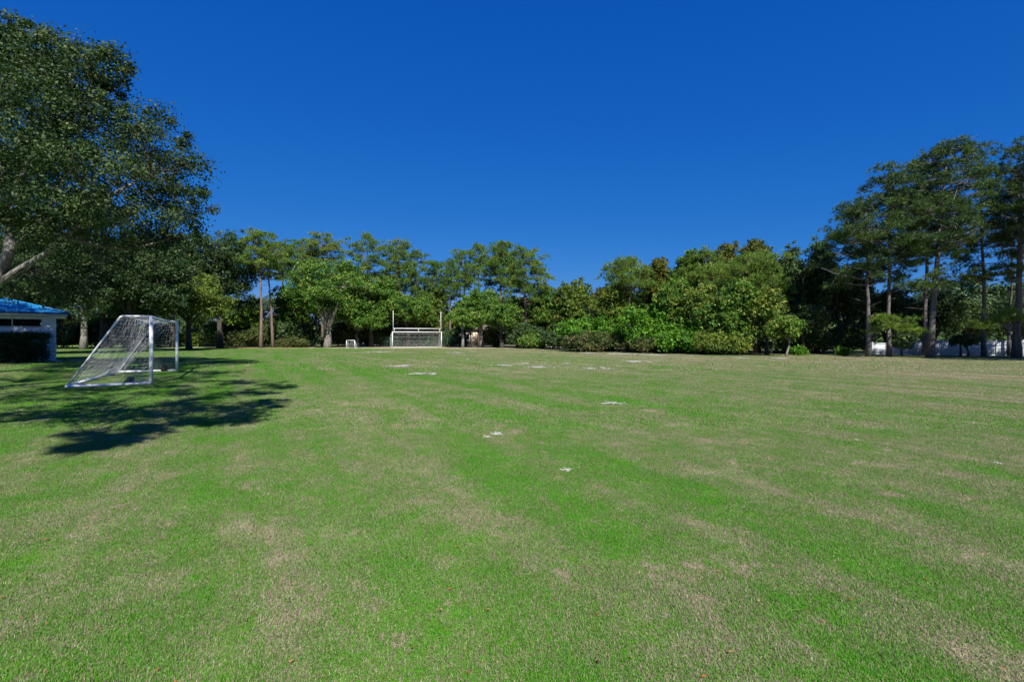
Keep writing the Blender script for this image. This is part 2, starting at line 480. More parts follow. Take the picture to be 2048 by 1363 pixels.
def clumps_from_lobes(lobes, n, rng, cr, fill=.85):
    """clump centres spread over lobes (cx,cy,cz,rx,ry,rz), mostly near their skins"""
    lobes = np.asarray(lobes, float)
    vol = (lobes[:, 3] * lobes[:, 4] * lobes[:, 5]) ** (2 / 3)
    idx = rng.choice(len(lobes), n, p=vol / vol.sum())
    d = rand_dirs(rng, n)
    d[:, 2] = np.where((d[:, 2] < -.35) & (rng.random(n) < .7), -d[:, 2], d[:, 2])
    r = rng.random(n) ** .3 * fill
    R = rng.uniform(.75, 1.25, n) * cr
    out = rng.random(n) < .16                       # stray sprays beyond the skin
    r = np.where(out, rng.uniform(1.0, 1.28, n), r); R = np.where(out, R * rng.uniform(.4, .62, n), R)
    d[:, 2] = np.where(out, np.abs(d[:, 2]) * .8 + .1, d[:, 2])
    C = lobes[idx, :3] + d * r[:, None] * lobes[idx, 3:]
    return C, R

def broad_tree(name, label, px, D, top, xl, xr, bot, leaf='oak', bark='oak_bark', seed=0, tr=.3, cat='tree', group=None, leafsize=.27, dens=1.0, depth=None,
               nlobes=9, clump_r=None, lean=0.0, limbs=5, shape='round', tint=(.08, .8), fork=None, spread=.22, open_=0.0):
    rng = np.random.default_rng(seed + 7000)
    X, Y = atx(px, D), D
    ztop, zbot = atz(top, D), max(.6, atz(bot, D))
    cx = (atx(xl, D) + atx(xr, D)) / 2 - X
    rx = (atx(xr, D) - atx(xl, D)) / 2
    ry = depth or min(rx * 1.05, 6.5)
    cz, rz = (ztop + zbot) / 2, (ztop - zbot) / 2
    root = thing(name, label, cat, (X, Y, 0), 0, group)
    lob = [(cx, 0, cz, rx * .62, ry * .62, rz * .62)]
    for i in range(nlobes):
        a = i * 2.399 + rng.uniform(-.4, .4); h = -0.75 + 1.72 * (i + .5) / nlobes
        s = math.sqrt(max(.05, 1 - h * h * .8))
        if shape == 'cone': s = .85 * (1 - (h + .75) / 1.75) + .12
        q = rng.uniform(.36, .5)
        e = max(.2, 1 - q)
        if shape == 'cone': q *= .45 + .65 * s
        lob.append((cx + math.cos(a) * s * rx * e, math.sin(a) * s * ry * e, cz + h * rz * e * 1.05, rx * q, ry * q, rz * q * rng.uniform(.8, 1.1)))
    cr = clump_r or max(.55, min(1.0, rx * .16))
    n = int(dens * 62 * (rx * rz + rx * ry + ry * rz) / 3 / (cr * cr) / 6.0 * 1.15)
    n = int(n * 1.35); n = max(50, min(n, 520))
    C, R = clumps_from_lobes(lob, n, rng, cr)
    C[:, 2] = np.maximum(C[:, 2], .5)
    n_per = int(34 * (cr / leafsize) ** 1.35 / 4 * (1 - open_))
    n_per = max(30, min(int(n_per * 1.15), 130))
    bt = rng.uniform(tint[0], tint[1], len(C))
    me = leaf_mesh('crown', C, R, n_per, leafsize * 1.12, rng, M[leaf], base_tint=bt, spread=spread, tri=True)
    link('crown', me, root)
    # wood
    zf = fork or max(1.2, zbot + .1 * (ztop - zbot))
    tp = np.array([(0, 0, -.1), (lean * .3 * zf + rng.normal() * .05, 0, zf * .35), (lean * .7 * zf + rng.normal() * .08, rng.normal() * .08, zf * .7), (lean * zf, 0, zf)])
    L, T = [], []
    ends = []
    for i in range(limbs):
        a = i * 2 * math.pi / limbs + rng.uniform(-.5, .5)
        e = np.array((cx + math.cos(a) * rx * .55, math.sin(a) * ry * .55, cz + rng.uniform(-.1, .55) * rz)) if i else np.array((cx, 0, cz + rz * .6))
        P = bent(tp[-1], e, rng, 7, .16)
        L.append((P, np.linspace(tr * .62, tr * .12, 7))); ends.append(P)
    pts = np.vstack(ends)
    for c in C[rng.permutation(len(C))[:min(len(C), 70)]]:
        j = np.argmin(np.linalg.norm(pts - c, axis=1) + (pts[:, 2] > c[2]) * 1.0)
        T.append((bent(pts[j], c, rng, 4, .15), np.linspace(tr * .12, .012, 4)))
    link('trunk', wood(tp, [tr * 1.45, tr * 1.05, tr * .92, tr * .78], L, T, M[bark]), root)
    return root

def needle_mesh(name, pads, tufts, needles, L, W, rng, mat, flat=.6, tint=(.25, .65)):
    """pads: (k,4) centre+radius; brushes of needles on each pad"""
    pads = np.asarray(pads, float); k = len(pads)
    n = k * tufts
    ci = np.repeat(np.arange(k), tufts)
    d = rand_dirs(rng, n); d[:, 2] = np.where(d[:, 2] < -.2, -d[:, 2] * .6, d[:, 2])
    r = rng.random(n) ** .5
    C = pads[ci, :3] + d * (r * pads[ci, 3])[:, None] * np.array((1, 1, flat))
    ax = unit(d * .7 + ZUP * .55 + rng.normal(size=(n, 3)) * .25)
    m = n * needles
    ti = np.repeat(np.arange(n), needles)
    nd = unit(ax[ti] * .85 + rng.normal(size=(m, 3)) * .62)
    ln = L * rng.uniform(.65, 1.15, m)
    b = unit(np.cross(nd, rand_dirs(rng, m))) * (W * .5)
    P = C[ti]
    tip = P + nd * ln[:, None]; tip[:, 2] -= ln * .12
    V = np.stack([P - b, P + b, tip], 1).reshape(-1, 3)
    pt = rng.uniform(tint[0], tint[1], k)
    t = np.clip(pt[ci][ti] + rng.normal(0, .14, m), 0, 1)
    return mk_mesh(name, V, np.arange(m * 3).reshape(-1, 3), mat, {'tint': np.repeat(t, 3)})

def pine_tree(name, label, px, D, top, xl, xr, bot, seed=0, tr=.2, bark='pine_bark', leaf='pine_needle', group=None, topx=None, nbranch=38, dens=1.0, extra=(), stubs=6,
              needle=(.42, .05), tint=(.25, .65), profile='umbrella', padr=1.0, flat=.8):
    rng = np.random.default_rng(seed + 9000)
    X, Y = atx(px, D), D
    ztop, zbot = atz(top, D), atz(bot, D)
    tx = (atx(topx, D) - X) if topx is not None else rng.normal() * .25
    rx = (atx(xr, D) - atx(xl, D)) / 2
    cxx = (atx(xr, D) + atx(xl, D)) / 2 - X
    root = thing(name, label, 'pine tree', (X, Y, 0), 0, group)
    H = ztop - .5
    zs = np.linspace(0, 1, 9)
    wig = np.cumsum(rng.normal(0, .07, 9)); wig -= wig[0]
    tp = np.stack([tx * zs ** 1.2 + wig * zs, np.cumsum(rng.normal(0, .06, 9)), zs * H], -1); tp[0, 1] = 0; tp[0, 2] = -.1
    trr = tr * (1 - zs * .82); trr[0] *= 1.35
    def trunk_at(z):
        return np.array([np.interp(z, tp[:, 2], tp[:, 0]), np.interp(z, tp[:, 2], tp[:, 1]), z])
    L, T, pads = [], [], []
    for i in range(nbranch):
        f = (i + rng.uniform(0, .9)) / nbranch
        z = zbot + (ztop - zbot) * .93 * f
        a = i * 2.399 + rng.uniform(-.5, .5)
        if profile == 'umbrella':
            prof = math.sqrt(max(.05, 1 - ((f - .36) / .65) ** 2)) * rng.uniform(.75, 1.1)
        else:
            prof = 1 - .75 * f
        ln = rx * prof * rng.uniform(.72, 1.08)
        p0 = trunk_at(min(z, H))
        e = p0 + np.array((math.cos(a) * ln, math.sin(a) * min(ln, 5.0), ln * (rng.uniform(.08, .42) - .36 * f)))
        e[0] += (cxx - tx) * prof * .8
        e[2] = min(e[2], ztop - .3 * padr)
        P = bent(p0, e, rng, 6, .14, lift=.06)
        L.append((P, np.linspace(max(.03, tr * .30 * (1 - .5 * f)), .015, 6)))
        npd = 2 + int(ln > 1.6) + int(ln > 3)
        for q in range(npd):
            s = 1 - .2 * q + rng.uniform(-.05, .05)
            c = p0 + (e - p0) * s + rng.normal(size=3) * np.array((.4, .4, .42)) * (1 + .3 * ln * (q > 0))
            c[2] = min(c[2], ztop - .25)
            pads.append((*c, padr * rng.uniform(.6, 1.05)))
            T.append((bent(p0 + (e - p0) * (s * .75), c, rng, 3, .1), np.array((.03, .02, .01))))
    for i in range(3):
        pads.append((tx + rng.normal() * .5, rng.normal() * .5, ztop - .35 - .3 * i, padr * .8))
    for i in range(stubs):
        z = rng.uniform(max(2.5, zbot * .45), zbot)
        a = rng.uniform(0, 6.28); ln = rng.uniform(.5, 1.8)
        p0 = trunk_at(z)
        T.append((bent(p0, p0 + np.array((math.cos(a) * ln, math.sin(a) * ln, ln * rng.uniform(-.1, .5))), rng, 4, .15), np.linspace(tr * .16, .01, 4)))
    me = needle_mesh('crown', pads, max(6, int(17 * dens)), 15, needle[0], needle[1], rng, M[leaf], flat=flat, tint=tint)
    link('crown', me, root)
    # low boughs: (px, py, half width px, depth offset, leaf)
    for (bx, by, bw, dy, bl) in extra:
        Dd = D + dy
        c = np.array((atx(bx, Dd) - X, dy, atz(by, Dd)))
        hw = bw / FPX * Dd
        ps = [(c[0] + rng.uniform(-hw, hw), c[1] + rng.uniform(-.6, .6) * hw, c[2] + rng.normal() * hw * .26, .55 * rng.uniform(.7, 1.2)) for _ in range(int(9 * max(1, hw)))]
        bm = needle_mesh('low_bough', ps, 20, 16, needle[0] * .85, needle[1] * .9, rng, M[bl], flat=.55, tint=(.35, .8))
        link('low_bough', bm, root)
        p0 = trunk_at(max(.8, c[2] - .5))
        P = bent(p0, c, rng, 6, .08); L.append((P, np.linspace(.07, .03, 6)))
        for q in ps[::2]:
            T.append((bent(P[3], np.array(q[:3]), rng, 3, .1), np.array((.025, .018, .01))))
    link('trunk', wood(tp, trr, L, T, M[bark]), root)
    return root

def shrub(name, label, px, D, top, xl, xr, leaf='dark_leaf', seed=0, leafsize=.24, dens=1.0, group=None, tint=(.2, .7), bark='dark_bark', cat='shrub', bot=None, depth=None):
    rng = np.random.default_rng(seed + 4000)
    X = atx(px, D); h = atz(top, D)
    zb = atz(bot, D) if bot else 0.05
    rx = (atx(xr, D) - atx(xl, D)) / 2; cx = (atx(xr, D) + atx(xl, D)) / 2 - X
    root = thing(name, label, cat, (X, D, 0), 0, group)
    ry = depth or min(rx, 2.5)
    lob = []
    for i in range(9):
        w = rng.uniform(.35, .5); hh = rng.uniform(.55, 1.0)
        lob.append((cx + rng.uniform(-.62, .62) * rx, rng.uniform(-.55, .55) * ry, zb + (h - zb) * hh * .55, rx * w, ry * w, (h - zb) * hh * .45))
    cr = max(.38, min(.75, rx * .22))
    n = int(dens * 16 * (rx * h + rx * ry) / (cr * cr) / 2.4); n = max(26, min(n, 260))
    C, R = clumps_from_lobes(lob, n, rng, cr, .95); C[:, 2] = np.maximum(C[:, 2], zb + .15)
    me = leaf_mesh('foliage', C, R, max(20, min(90, int(26 * (cr / leafsize) ** 1.2 / 2))), leafsize * 1.12, rng, M[leaf], base_tint=rng.uniform(*tint, len(C)), tri=True)
    link('foliage', me, root)
    mb = MB()
    for i in range(6):
        c = C[rng.integers(len(C))]
        mb.tube(bent((cx * .3 + rng.normal() * .15 * rx, rng.normal() * .15, -.05), c, rng, 5, .12), np.linspace(.06, .015, 5), 5)
    link('stem', mb.mesh('stem', M[bark], True), root)
    return root

# ---- the big live oak whose crown fills the upper left (its trunk stands just outside the view)
def big_oak():
    rng = np.random.default_rng(11)
    D = 22.0; X = -24.6
    root = thing('oak_tree', 'tallest live oak, its huge dark crown filling the upper left above the blue roof', 'oak tree', (X, D, 0))
    def L(px, py, dy, rpx, rpy):
        d = D + dy
        return (atx(px, d) - X, dy, atz(py, d), rpx / FPX * d, rpx / FPX * d * .9, rpy / FPX * d)
    lob = [L(20, 150, 0, 125, 92), L(120, 150, -1, 95, 85), L(195, 165, 0, 55, 55), L(60, 250, -2, 130, 95), L(170, 270, 1, 100, 85), L(290, 300, 0, 75, 70), L(335, 350, 1, 72, 62),
           L(240, 380, -1.5, 110, 75), L(110, 370, 2, 130, 90), L(20, 400, 3, 110, 100), L(330, 420, .5, 62, 55), L(200, 470, 2, 130, 60), L(-60, 180, 0, 150, 150), L(-120, 350, 0, 150, 150),
           L(-210, 240, -1, 150, 150), L(-330, 330, 0, 160, 140), L(-230, 420, 2, 140, 90), L(150, 420, -3, 120, 50), L(40, 320, -4, 120, 70), L(370, 440, 2.5, 50, 60), L(60, 570, 4, 90, 35), L(20, 585, -1, 60, 26), L(90, 575, 1, 70, 24), L(130, 500, -2.5, 60, 24), L(95, 480, -3.5, 70, 30), L(160, 430, -3.5, 70, 40), L(30, 450, -3, 60, 40), L(-305, 50, -6, 120, 110), L(-260, 160, -5, 100, 90), L(30, 98, 0, 60, 40), L(90, 92, .5, 40, 30), L(225, 120, 0, 26, 22), L(300, 235, .3, 34, 26), L(390, 345, 0, 28, 34), L(390, 400, 0, 22, 28), L(280, 500, 2, 80, 45), L(90, 500, 3, 100, 55)]
    C, R = clumps_from_lobes(lob, 1240, rng, .68, .96)
    bt = rng.uniform(.02, .78, len(C))
    me = leaf_mesh('crown', C, R, 160, .122, rng, M['live_oak'], base_tint=bt, spread=.2, shell=.45)
    link('crown', me, root)
    def pt(px, py, dy): return np.array((atx(px, D + dy) - X, dy, atz(py, D + dy)))
    fork = pt(-14, 574, 0)
    tp = np.array([(0, 0, -.1), (.1, 0, 1.2), fork * np.array((.45, 1, .62)), fork])
    limbs = []
    def limb(pts, r0, r1):
        P = np.array(pts); t = np.linspace(0, len(P) - 1, 4 * len(P))
        Q = np.stack([np.interp(t, np.arange(len(P)), P[:, i]) for i in range(3)], -1)
        k = np.array((.25, .5, .25))
        for i in range(3): Q[1:-1, i] = np.convolve(Q[:, i], k, 'valid')
        limbs.append((Q, np.linspace(r0, r1, len(Q))))
    limb([fork, pt(22, 500, 0), pt(14, 430, .3), pt(0, 360, .3), pt(-10, 250, 0), pt(10, 120, 0)], .25, .05)
    limb([fork, pt(36, 541, -.3), pt(85, 512, -.8), pt(130, 475, -1), pt(175, 425, -1.2), pt(230, 385, -1.2), pt(300, 350, -.5)], .18, .04)
    limb([pt(22, 500, 0), pt(55, 470, -.5), pt(95, 420, -.6), pt(140, 330, -.5), pt(170, 230, 0)], .13, .035)
    limb([pt(14, 430, .3), pt(45, 350, .5), pt(80, 250, .8), pt(100, 130, .5)], .12, .035)
    limb([pt(130, 475, -1), pt(190, 490, 1), pt(260, 500, 1.5), pt(330, 480, 1.5)], .13, .03)
    pts = np.vstack([l[0] for l in limbs])
    tw = []
    for c in C:
        j = np.argmin(np.linalg.norm(pts - c, axis=1))
        if np.linalg.norm(pts[j] - c) < 2.6:
            tw.append((bent(pts[j], c, rng, 5, .10), np.linspace(.024, .005, 5)))
        tw.append((bent(c, c + rng.normal(size=3) * .28, rng, 3, .1), np.array((.010, .007, .003))))
    link('trunk', wood(tp, [.62, .42, .34, .30], limbs, [], M['oak_bark'], sides=14), root)
    mb = MB()
    for P, R_ in tw: mb.tube(P, R_, 4, cap=False)
    link('twigs', mb.mesh('twigs', M['dark_bark'], True), root)
big_oak()

# ---- the oak beside the camera, out of view, whose shadow lies across the near goal
def shade_oak():
    rng = np.random.default_rng(23)
    X, Y = -15.0, 3.0
    root = thing('oak_tree', 'live oak beyond the frame whose shadow lies over the grass round the near goal', 'oak tree', (X, Y, 0))
    cl, rr = [], []
    # pools of shade on the grass: (x, y, half width, half height) in survey pixels, how many sprays of leaves throw them
    pools = [(90, 800, 120, 40, 40), (250, 790, 130, 42, 44), (390, 770, 100, 32, 34), (450, 752, 90, 18, 24), (120, 835, 120, 16, 18), (330, 820, 90, 16, 16),
             (480, 826, 70, 14, 20), (540, 806, 40, 10, 8), (430, 843, 70, 9, 10), (300, 858, 60, 9, 8), (230, 876, 60, 8, 9), (180, 893, 55, 6, 8), (160, 868, 40, 5, 4),
             (570, 770, 44, 9, 9), (520, 782, 40, 8, 6), (420, 738, 90, 9, 12), (-60, 800, 120, 50, 26), (60, 750, 90, 14, 10), (250, 745, 90, 10, 9), (-80, 760, 80, 20, 10), (230, 762, 160, 26, 46), (330, 745, 70, 18, 18), (200, 736, 170, 12, 24), (400, 742, 60, 8, 8)]
    for (px, py, hw, hh, n) in pools:
        for _ in range(int(n * (1.6 if hh <= 12 else 1.0))):
            for _try in range(30):
                a = rng.uniform(0, 6.283); r = math.sqrt(rng.random())
                x = px + math.cos(a) * r * hw; y = py + math.sin(a) * r * hh
                if y < 700: continue
                gx, gy = on_ground(x, y)
                z = rng.uniform(5.0, 13.0)
                p = np.array((gx - SHX * z, gy - SHY * z, z))
                if p[1] > 18 or np.hypot(p[0] - X, p[1] - Y) > 15.0: continue
                if p[1] > 0 and p[0] > -1.06 * p[1] - 1.6 and z < CAMZ + .694 * p[1] + 1.3: continue
                cl.append(p - np.array((X, Y, 0))); rr.append(rng.uniform(.20, .42) if hh <= 12 else rng.uniform(.36, .66)); break
    for _ in range(60):
        d = rand_dirs(rng, 1)[0] * np.array((7, 6, 3.5)) * rng.random() ** .4
        p = np.array((-2.5, -3.0, 9.0)) + d
        cl.append(p); rr.append(.6)
    C = np.array(cl); R = np.array(rr)
    def keep(P):
        y = P[:, 1] + Y; x = P[:, 0] + X
        return ~((y > 0) & (x > -1.06 * y - .35) & (P[:, 2] < CAMZ + .694 * y + .4))
    link('crown', leaf_mesh('crown', C, R, 62, .15, rng, M['live_oak'], spread=.22, keep=keep), root)
    fork = np.array((0, 0, 3.2))
    limbs = []
    for e in [(7, 1, 8), (4, 5, 9.5), (-1, 6, 9), (-5, 1, 9), (2, -4, 10), (8.6, 1.2, 8.4), (0, 1, 12)]:
        P = bent(fork, np.array(e, float), rng, 8, .12); limbs.append((P, np.linspace(.24, .05, 8)))
    pts = np.vstack([l[0] for l in limbs]); tw = []
    for c in C:
        j = np.argmin(np.linalg.norm(pts - c, axis=1)); tw.append((bent(pts[j], c, rng, 4, .1), np.linspace(.018, .006, 4)))
    link('trunk', wood(np.array([(0, 0, -.1), (.05, .1, 1.2), (-.05, 0, 2.2), fork]), [.62, .46, .40, .36], limbs, tw, M['oak_bark'], sides=10), root)
shade_oak()

FR = 'trees along the far end of the field'
LF = 'oaks on the left behind the near goal'
RT = 'trees along the right side of the field'
PR = 'tall pines in front of the white fence'
# ---- left group
broad_tree('oak_tree', 'dark oak crown rising directly above the blue roof, behind the huge live oak', 30, 58, 420, -110, 150, 640, 'live_oak', 'oak_bark', 1, .4, 'oak tree', LF, .24, 1.1)
broad_tree('oak_tree', 'oak with pale lit trunk and side limb standing right of the blue-roofed building', 167, 62, 470, 70, 300, 640, 'live_oak', 'oak_bark', 2, .36, 'oak tree', LF, .24, 1.1, fork=4.2)
broad_tree('oak_tree', 'dark oak with blackish trunk seen through the left part of the near goal net', 208, 68, 480, 150, 330, 655, 'live_oak', 'dark_bark', 3, .5, 'oak tree', LF, .26)
broad_tree('oak_tree', 'tall dark oak ending the left row, its twiggy top beside the slender pines', 440, 70, 447, 350, 512, 650, 'live_oak', 'dark_bark', 4, .35, 'oak tree', LF, .27, 1.1, tint=(.25, .7))
broad_tree('oak_tree', 'twiggy dark oak between the huge live oak and the tall oak beside the pines', 345, 72, 455, 270, 420, 640, 'live_oak', 'dark_bark', 5, .35, 'oak tree', LF, .27)
broad_tree('oak_tree', 'low olive-green oak with dark trunk just right of the far post of the near goal', 378, 60, 545, 290, 455, 660, 'olive_oak', 'dark_bark', 6, .3, 'oak tree', LF, .22, 1.2, tint=(.3, .7))
broad_tree('oak_tree', 'shadowed small oak behind the top bar of the near goal', 270, 56, 560, 190, 330, 655, 'live_oak', 'dark_bark', 7, .28, 'oak tree', LF, .2, 1.1, tint=(.3, .75))
broad_tree('oak_tree', 'green small oak at the foot of the tall oak, left of the slender pines', 480, 74, 590, 430, 530, 672, 'oak', 'dark_bark', 8, .25, 'oak tree', LF, .26)
broad_tree('oak_tree', 'dark oak close behind the blue-roofed building, filling the space under the huge live oak', 85, 44, 455, -60, 215, 668, 'live_oak', 'dark_bark', 61, .3, 'oak tree', LF, .19, 1.2, depth=4.5, tint=(.02, .6))
broad_tree('oak_tree', 'dark oak behind the near goal, below the outer limb of the huge live oak', 262, 52, 470, 165, 400, 655, 'live_oak', 'dark_bark', 62, .3, 'oak tree', LF, .2, 1.2, depth=4.5, tint=(.05, .7))
# ---- far end
pine_tree('pine_tree', 'slender pine with long bare trunk, first from the left at the far end', 522, 69, 460, 486, 562, 545, 21, .24, group=FR, nbranch=30, dens=1.1, tint=(.35, .8), stubs=9)
pine_tree('pine_tree', 'thin leaning pine close right of the first slender pine', 546, 72, 492, 505, 585, 560, 22, .22, group=FR, topx=534, nbranch=22, tint=(.3, .75))
pine_tree('pine_tree', 'thin pine half hidden at the left edge of the broad forked oak', 564, 82, 486, 545, 612, 560, 23, .2, group=FR, nbranch=26)
broad_tree('oak_tree', 'broad oak with forked pale limbs low on its trunk, left of the small white goal', 655, 71, 515, 556, 752, 662, 'oak', 'oak_bark', 9, .5, 'oak tree', FR, .26, 1.2, fork=2.6, limbs=6)
pine_tree('pine_tree', 'pine crown peeping over the left shoulder of the broad forked oak', 600, 86, 480, 566, 640, 560, 24, .22, group=FR, nbranch=30)
pine_tree('pine_tree', 'brightest green pine crown above the middle of the broad forked oak', 645, 84, 468, 608, 692, 545, 25, .24, group=FR, nbranch=34, tint=(.45, .85), dens=1.2)
pine_tree('pine_tree', 'highest pine behind the small white goal, open dark crown', 735, 82, 467, 692, 776, 575, 26, .24, group=FR, nbranch=34)
pine_tree('pine_tree', 'rounded pine crown directly above the left upright of the goal', 800, 80, 480, 762, 836, 580, 27, .24, group=FR, nbranch=36, dens=1.2, tint=(.35, .75))
broad_tree('oak_tree', 'oak with sky gaps between the small white goal and the large goal', 742, 75, 545, 690, 800, 668, 'oak', 'dark_bark', 10, .36, 'oak tree', FR, .26, 1.1)
pine_tree('pine_tree', 'pale-trunked pine rising behind the middle of the large goal', 838, 78, 503, 812, 872, 605, 28, .22, group=FR, nbranch=30)
pine_tree('pine_tree', 'short narrow pine left of the gap in the far trees', 872, 80, 523, 846, 896, 610, 29, .2, group=FR, nbranch=28, dens=1.1)
broad_tree('oak_tree', 'low dark-bellied oak spreading behind the goal uprights', 815, 76, 585, 762, 880, 662, 'oak', 'dark_bark', 12, .3, 'oak tree', FR, .26, 1.1)
broad_tree('oak_tree', 'low oak just left of the large goal, deep shade beneath it', 715, 73, 612, 672, 772, 668, 'oak', 'dark_bark', 13, .26, 'oak tree', FR, .25, 1.1)
pine_tree('pine_tree', 'narrow pine with bare dark trunk at the right edge of the gap', 901, 78, 522, 880, 926, 600, 30, .2, group=FR, nbranch=26)
pine_tree('pine_tree', 'loose pine left of the two big round pine crowns', 930, 82, 500, 905, 962, 590, 31, .22, group=FR, nbranch=30)
pine_tree('pine_tree', 'slim pine with visible upper trunk close beside the big round crowns', 957, 84, 488, 938, 978, 560, 32, .2, group=FR, nbranch=24)
pine_tree('pine_tree', 'dense tall round-headed pine, left one of the two biggest at the far end', 1000, 76, 484, 968, 1033, 575, 33, .26, group=FR, nbranch=46, dens=1.3, tint=(.3, .7))
pine_tree('pine_tree', 'round-headed pine with pale lit lower trunk, rightmost before the dip in the trees', 1053, 69, 498, 1024, 1108, 610, 34, .28, group=FR, nbranch=46, dens=1.2, tint=(.3, .75), extra=[(1025, 625, 34, 0, 'pine_needle'), (1078, 628, 30, 0, 'pine_needle')])
broad_tree('oak_tree', 'rounded leafy oak right of the large goal below the pine crowns', 962, 73, 572, 912, 1012, 672, 'oak', 'oak_bark', 14, .3, 'oak tree', FR, .26, 1.2, fork=2.4, tint=(.3, .7))
broad_tree('oak_tree', 'small bright oak right beside the right upright, beige house showing behind', 925, 71, 612, 890, 970, 664, 'oak', 'oak_bark', 15, .2, 'oak tree', FR, .25, 1.1, tint=(.4, .75))
broad_tree('oak_tree', 'leafy low oak at the foot of the round-headed pine', 1003, 69, 600, 970, 1050, 674, 'oak', 'dark_bark', 16, .26, 'oak tree', FR, .25, 1.1, tint=(.3, .7))
broad_tree('oak_tree', 'olive-green oak in the dip between the far pines and the right trees', 1142, 62, 552, 1098, 1188, 685, 'olive_oak', 'dark_bark', 17, .26, 'oak tree', FR, .24, 1.1)
broad_tree('oak_tree', 'small yellowing oak beside the dip in the treetops', 1208, 66, 568, 1180, 1240, 660, 'autumn_oak', 'dark_bark', 18, .22, 'oak tree', FR, .24, 1.0, tint=(.2, .55))
# ---- right group
pine_tree('pine_tree', 'flat-topped pine leaning out at the left end of the right-hand trees', 1258, 53, 516, 1206, 1298, 590, 35, .22, group=RT, nbranch=32, dens=1.2, tint=(.35, .75), needle=(.38, .04))
broad_tree('oak_tree', 'rusty orange-tinged oak crown beside the flat-topped pine', 1312, 55, 508, 1276, 1345, 640, 'autumn_oak', 'dark_bark', 19, .24, 'oak tree', RT, .22, 1.1, tint=(.3, .7))
broad_tree('oak_tree', 'dark green oak between the orange-tinged oak and the bright pine', 1372, 54, 492, 1335, 1412, 650, 'oak', 'dark_bark', 20, .26, 'oak tree', RT, .22, 1.1)
pine_tree('pine_tree', 'bright bushy pine above the bright green vine thicket', 1405, 51.5, 503, 1362, 1448, 615, 36, .22, group=RT, nbranch=36, dens=1.3, leaf='young_needle', tint=(.3, .7), needle=(.4, .04))
broad_tree('oak_tree', 'thin-topped bronze oak right of the bright bushy pine', 1452, 54, 477, 1412, 1482, 620, 'autumn_oak', 'dark_bark', 41, .24, 'oak tree', RT, .22, 1.0, tint=(.15, .55))
broad_tree('oak_tree', 'highest bronze oak on the right, ragged top against the sky', 1515, 52, 464, 1470, 1552, 640, 'autumn_oak', 'dark_bark', 42, .26, 'oak tree', RT, .22, 1.1, tint=(.1, .5))
pine_tree('pine_tree', 'wide light green pine with drooping boughs in front of the bronze oak', 1512, 47.5, 508, 1452, 1566, 610, 37, .22, group=RT, nbranch=40, dens=1.3, leaf='young_needle', tint=(.25, .65), needle=(.4, .038))
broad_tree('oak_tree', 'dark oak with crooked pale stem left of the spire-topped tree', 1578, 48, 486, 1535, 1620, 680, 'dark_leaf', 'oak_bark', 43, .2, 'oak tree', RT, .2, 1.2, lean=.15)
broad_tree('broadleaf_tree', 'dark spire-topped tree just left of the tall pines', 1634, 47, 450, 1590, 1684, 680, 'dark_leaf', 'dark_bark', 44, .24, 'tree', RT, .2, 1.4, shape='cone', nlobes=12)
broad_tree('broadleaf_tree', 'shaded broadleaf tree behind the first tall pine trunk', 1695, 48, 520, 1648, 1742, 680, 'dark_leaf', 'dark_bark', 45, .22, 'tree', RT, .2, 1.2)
broad_tree('young_tree', 'little tree with leaning pale stem at the edge of the grass, before the dark trees', 1571, 41, 628, 1535, 1602, 688, 'oak', 'oak_bark', 46, .08, 'young tree', RT, .17, 1.3, tint=(.4, .9), lean=.28, clump_r=.4, limbs=4)
broad_tree('broadleaf_tree', 'mid green oak wall behind the vine thicket, left of the crooked branch', 1440, 46, 585, 1385, 1500, 690, 'oak', 'dark_bark', 47, .2, 'tree', RT, .2, 1.2)
broad_tree('broadleaf_tree', 'dark leafy tree over the left end of the bright vine thicket', 1270, 56, 580, 1215, 1330, 690, 'oak', 'dark_bark', 48, .2, 'tree', RT, .22, 1.1)
for i, (w, px, D, top, xl, xr, lf) in enumerate([
        ('filling oak between the slender pines and the forked oak', 585, 79, 565, 545, 630, 'oak'), ('filling oak behind the forked oak, above the small goal', 700, 80, 540, 655, 745, 'oak'),
        ('filling oak above the left upright of the large goal', 780, 81, 545, 740, 825, 'oak'), ('filling oak above the right upright of the large goal', 868, 79, 570, 830, 905, 'olive_oak'),
        ('filling oak behind the rounded leafy oak near the beige house', 925, 80, 590, 895, 955, 'oak'), ('filling oak behind the round-headed pine trunk', 1035, 76, 590, 1000, 1075, 'olive_oak'),
        ('filling oak right of the round-headed pine', 1085, 70, 570, 1050, 1122, 'oak')]):
    broad_tree('oak_tree', w, px, D, top, xl, xr, 684, lf, 'dark_bark', 500 + i, .25, 'oak tree', FR, .27, 1.0)
for i, (w, px, D, top, xl, xr, lf) in enumerate([
        ('yellow-green tree standing over the left of the vine thicket', 1225, 54, 560, 1180, 1270, 'olive_oak'), ('leafy green tree standing behind the middle of the vine thicket', 1345, 50, 548, 1300, 1392, 'oak'),
        ('yellow-green tree under the bright bushy pine', 1402, 48, 562, 1358, 1446, 'olive_oak'), ('sunlit green tree under the bronze oaks', 1470, 45.2, 545, 1425, 1518, 'oak'),
        ('sunlit green tree just left of the little leaning tree', 1533, 43.5, 572, 1492, 1572, 'olive_oak'), ('dusky green tree just right of the little leaning tree', 1605, 44.5, 600, 1570, 1650, 'dark_leaf')]):
    broad_tree('broadleaf_tree', w, px, D, top, xl, xr, 690, lf, 'dark_bark', 520 + i, .16, 'tree', RT, .2, 1.1, tint=(.1, .85))
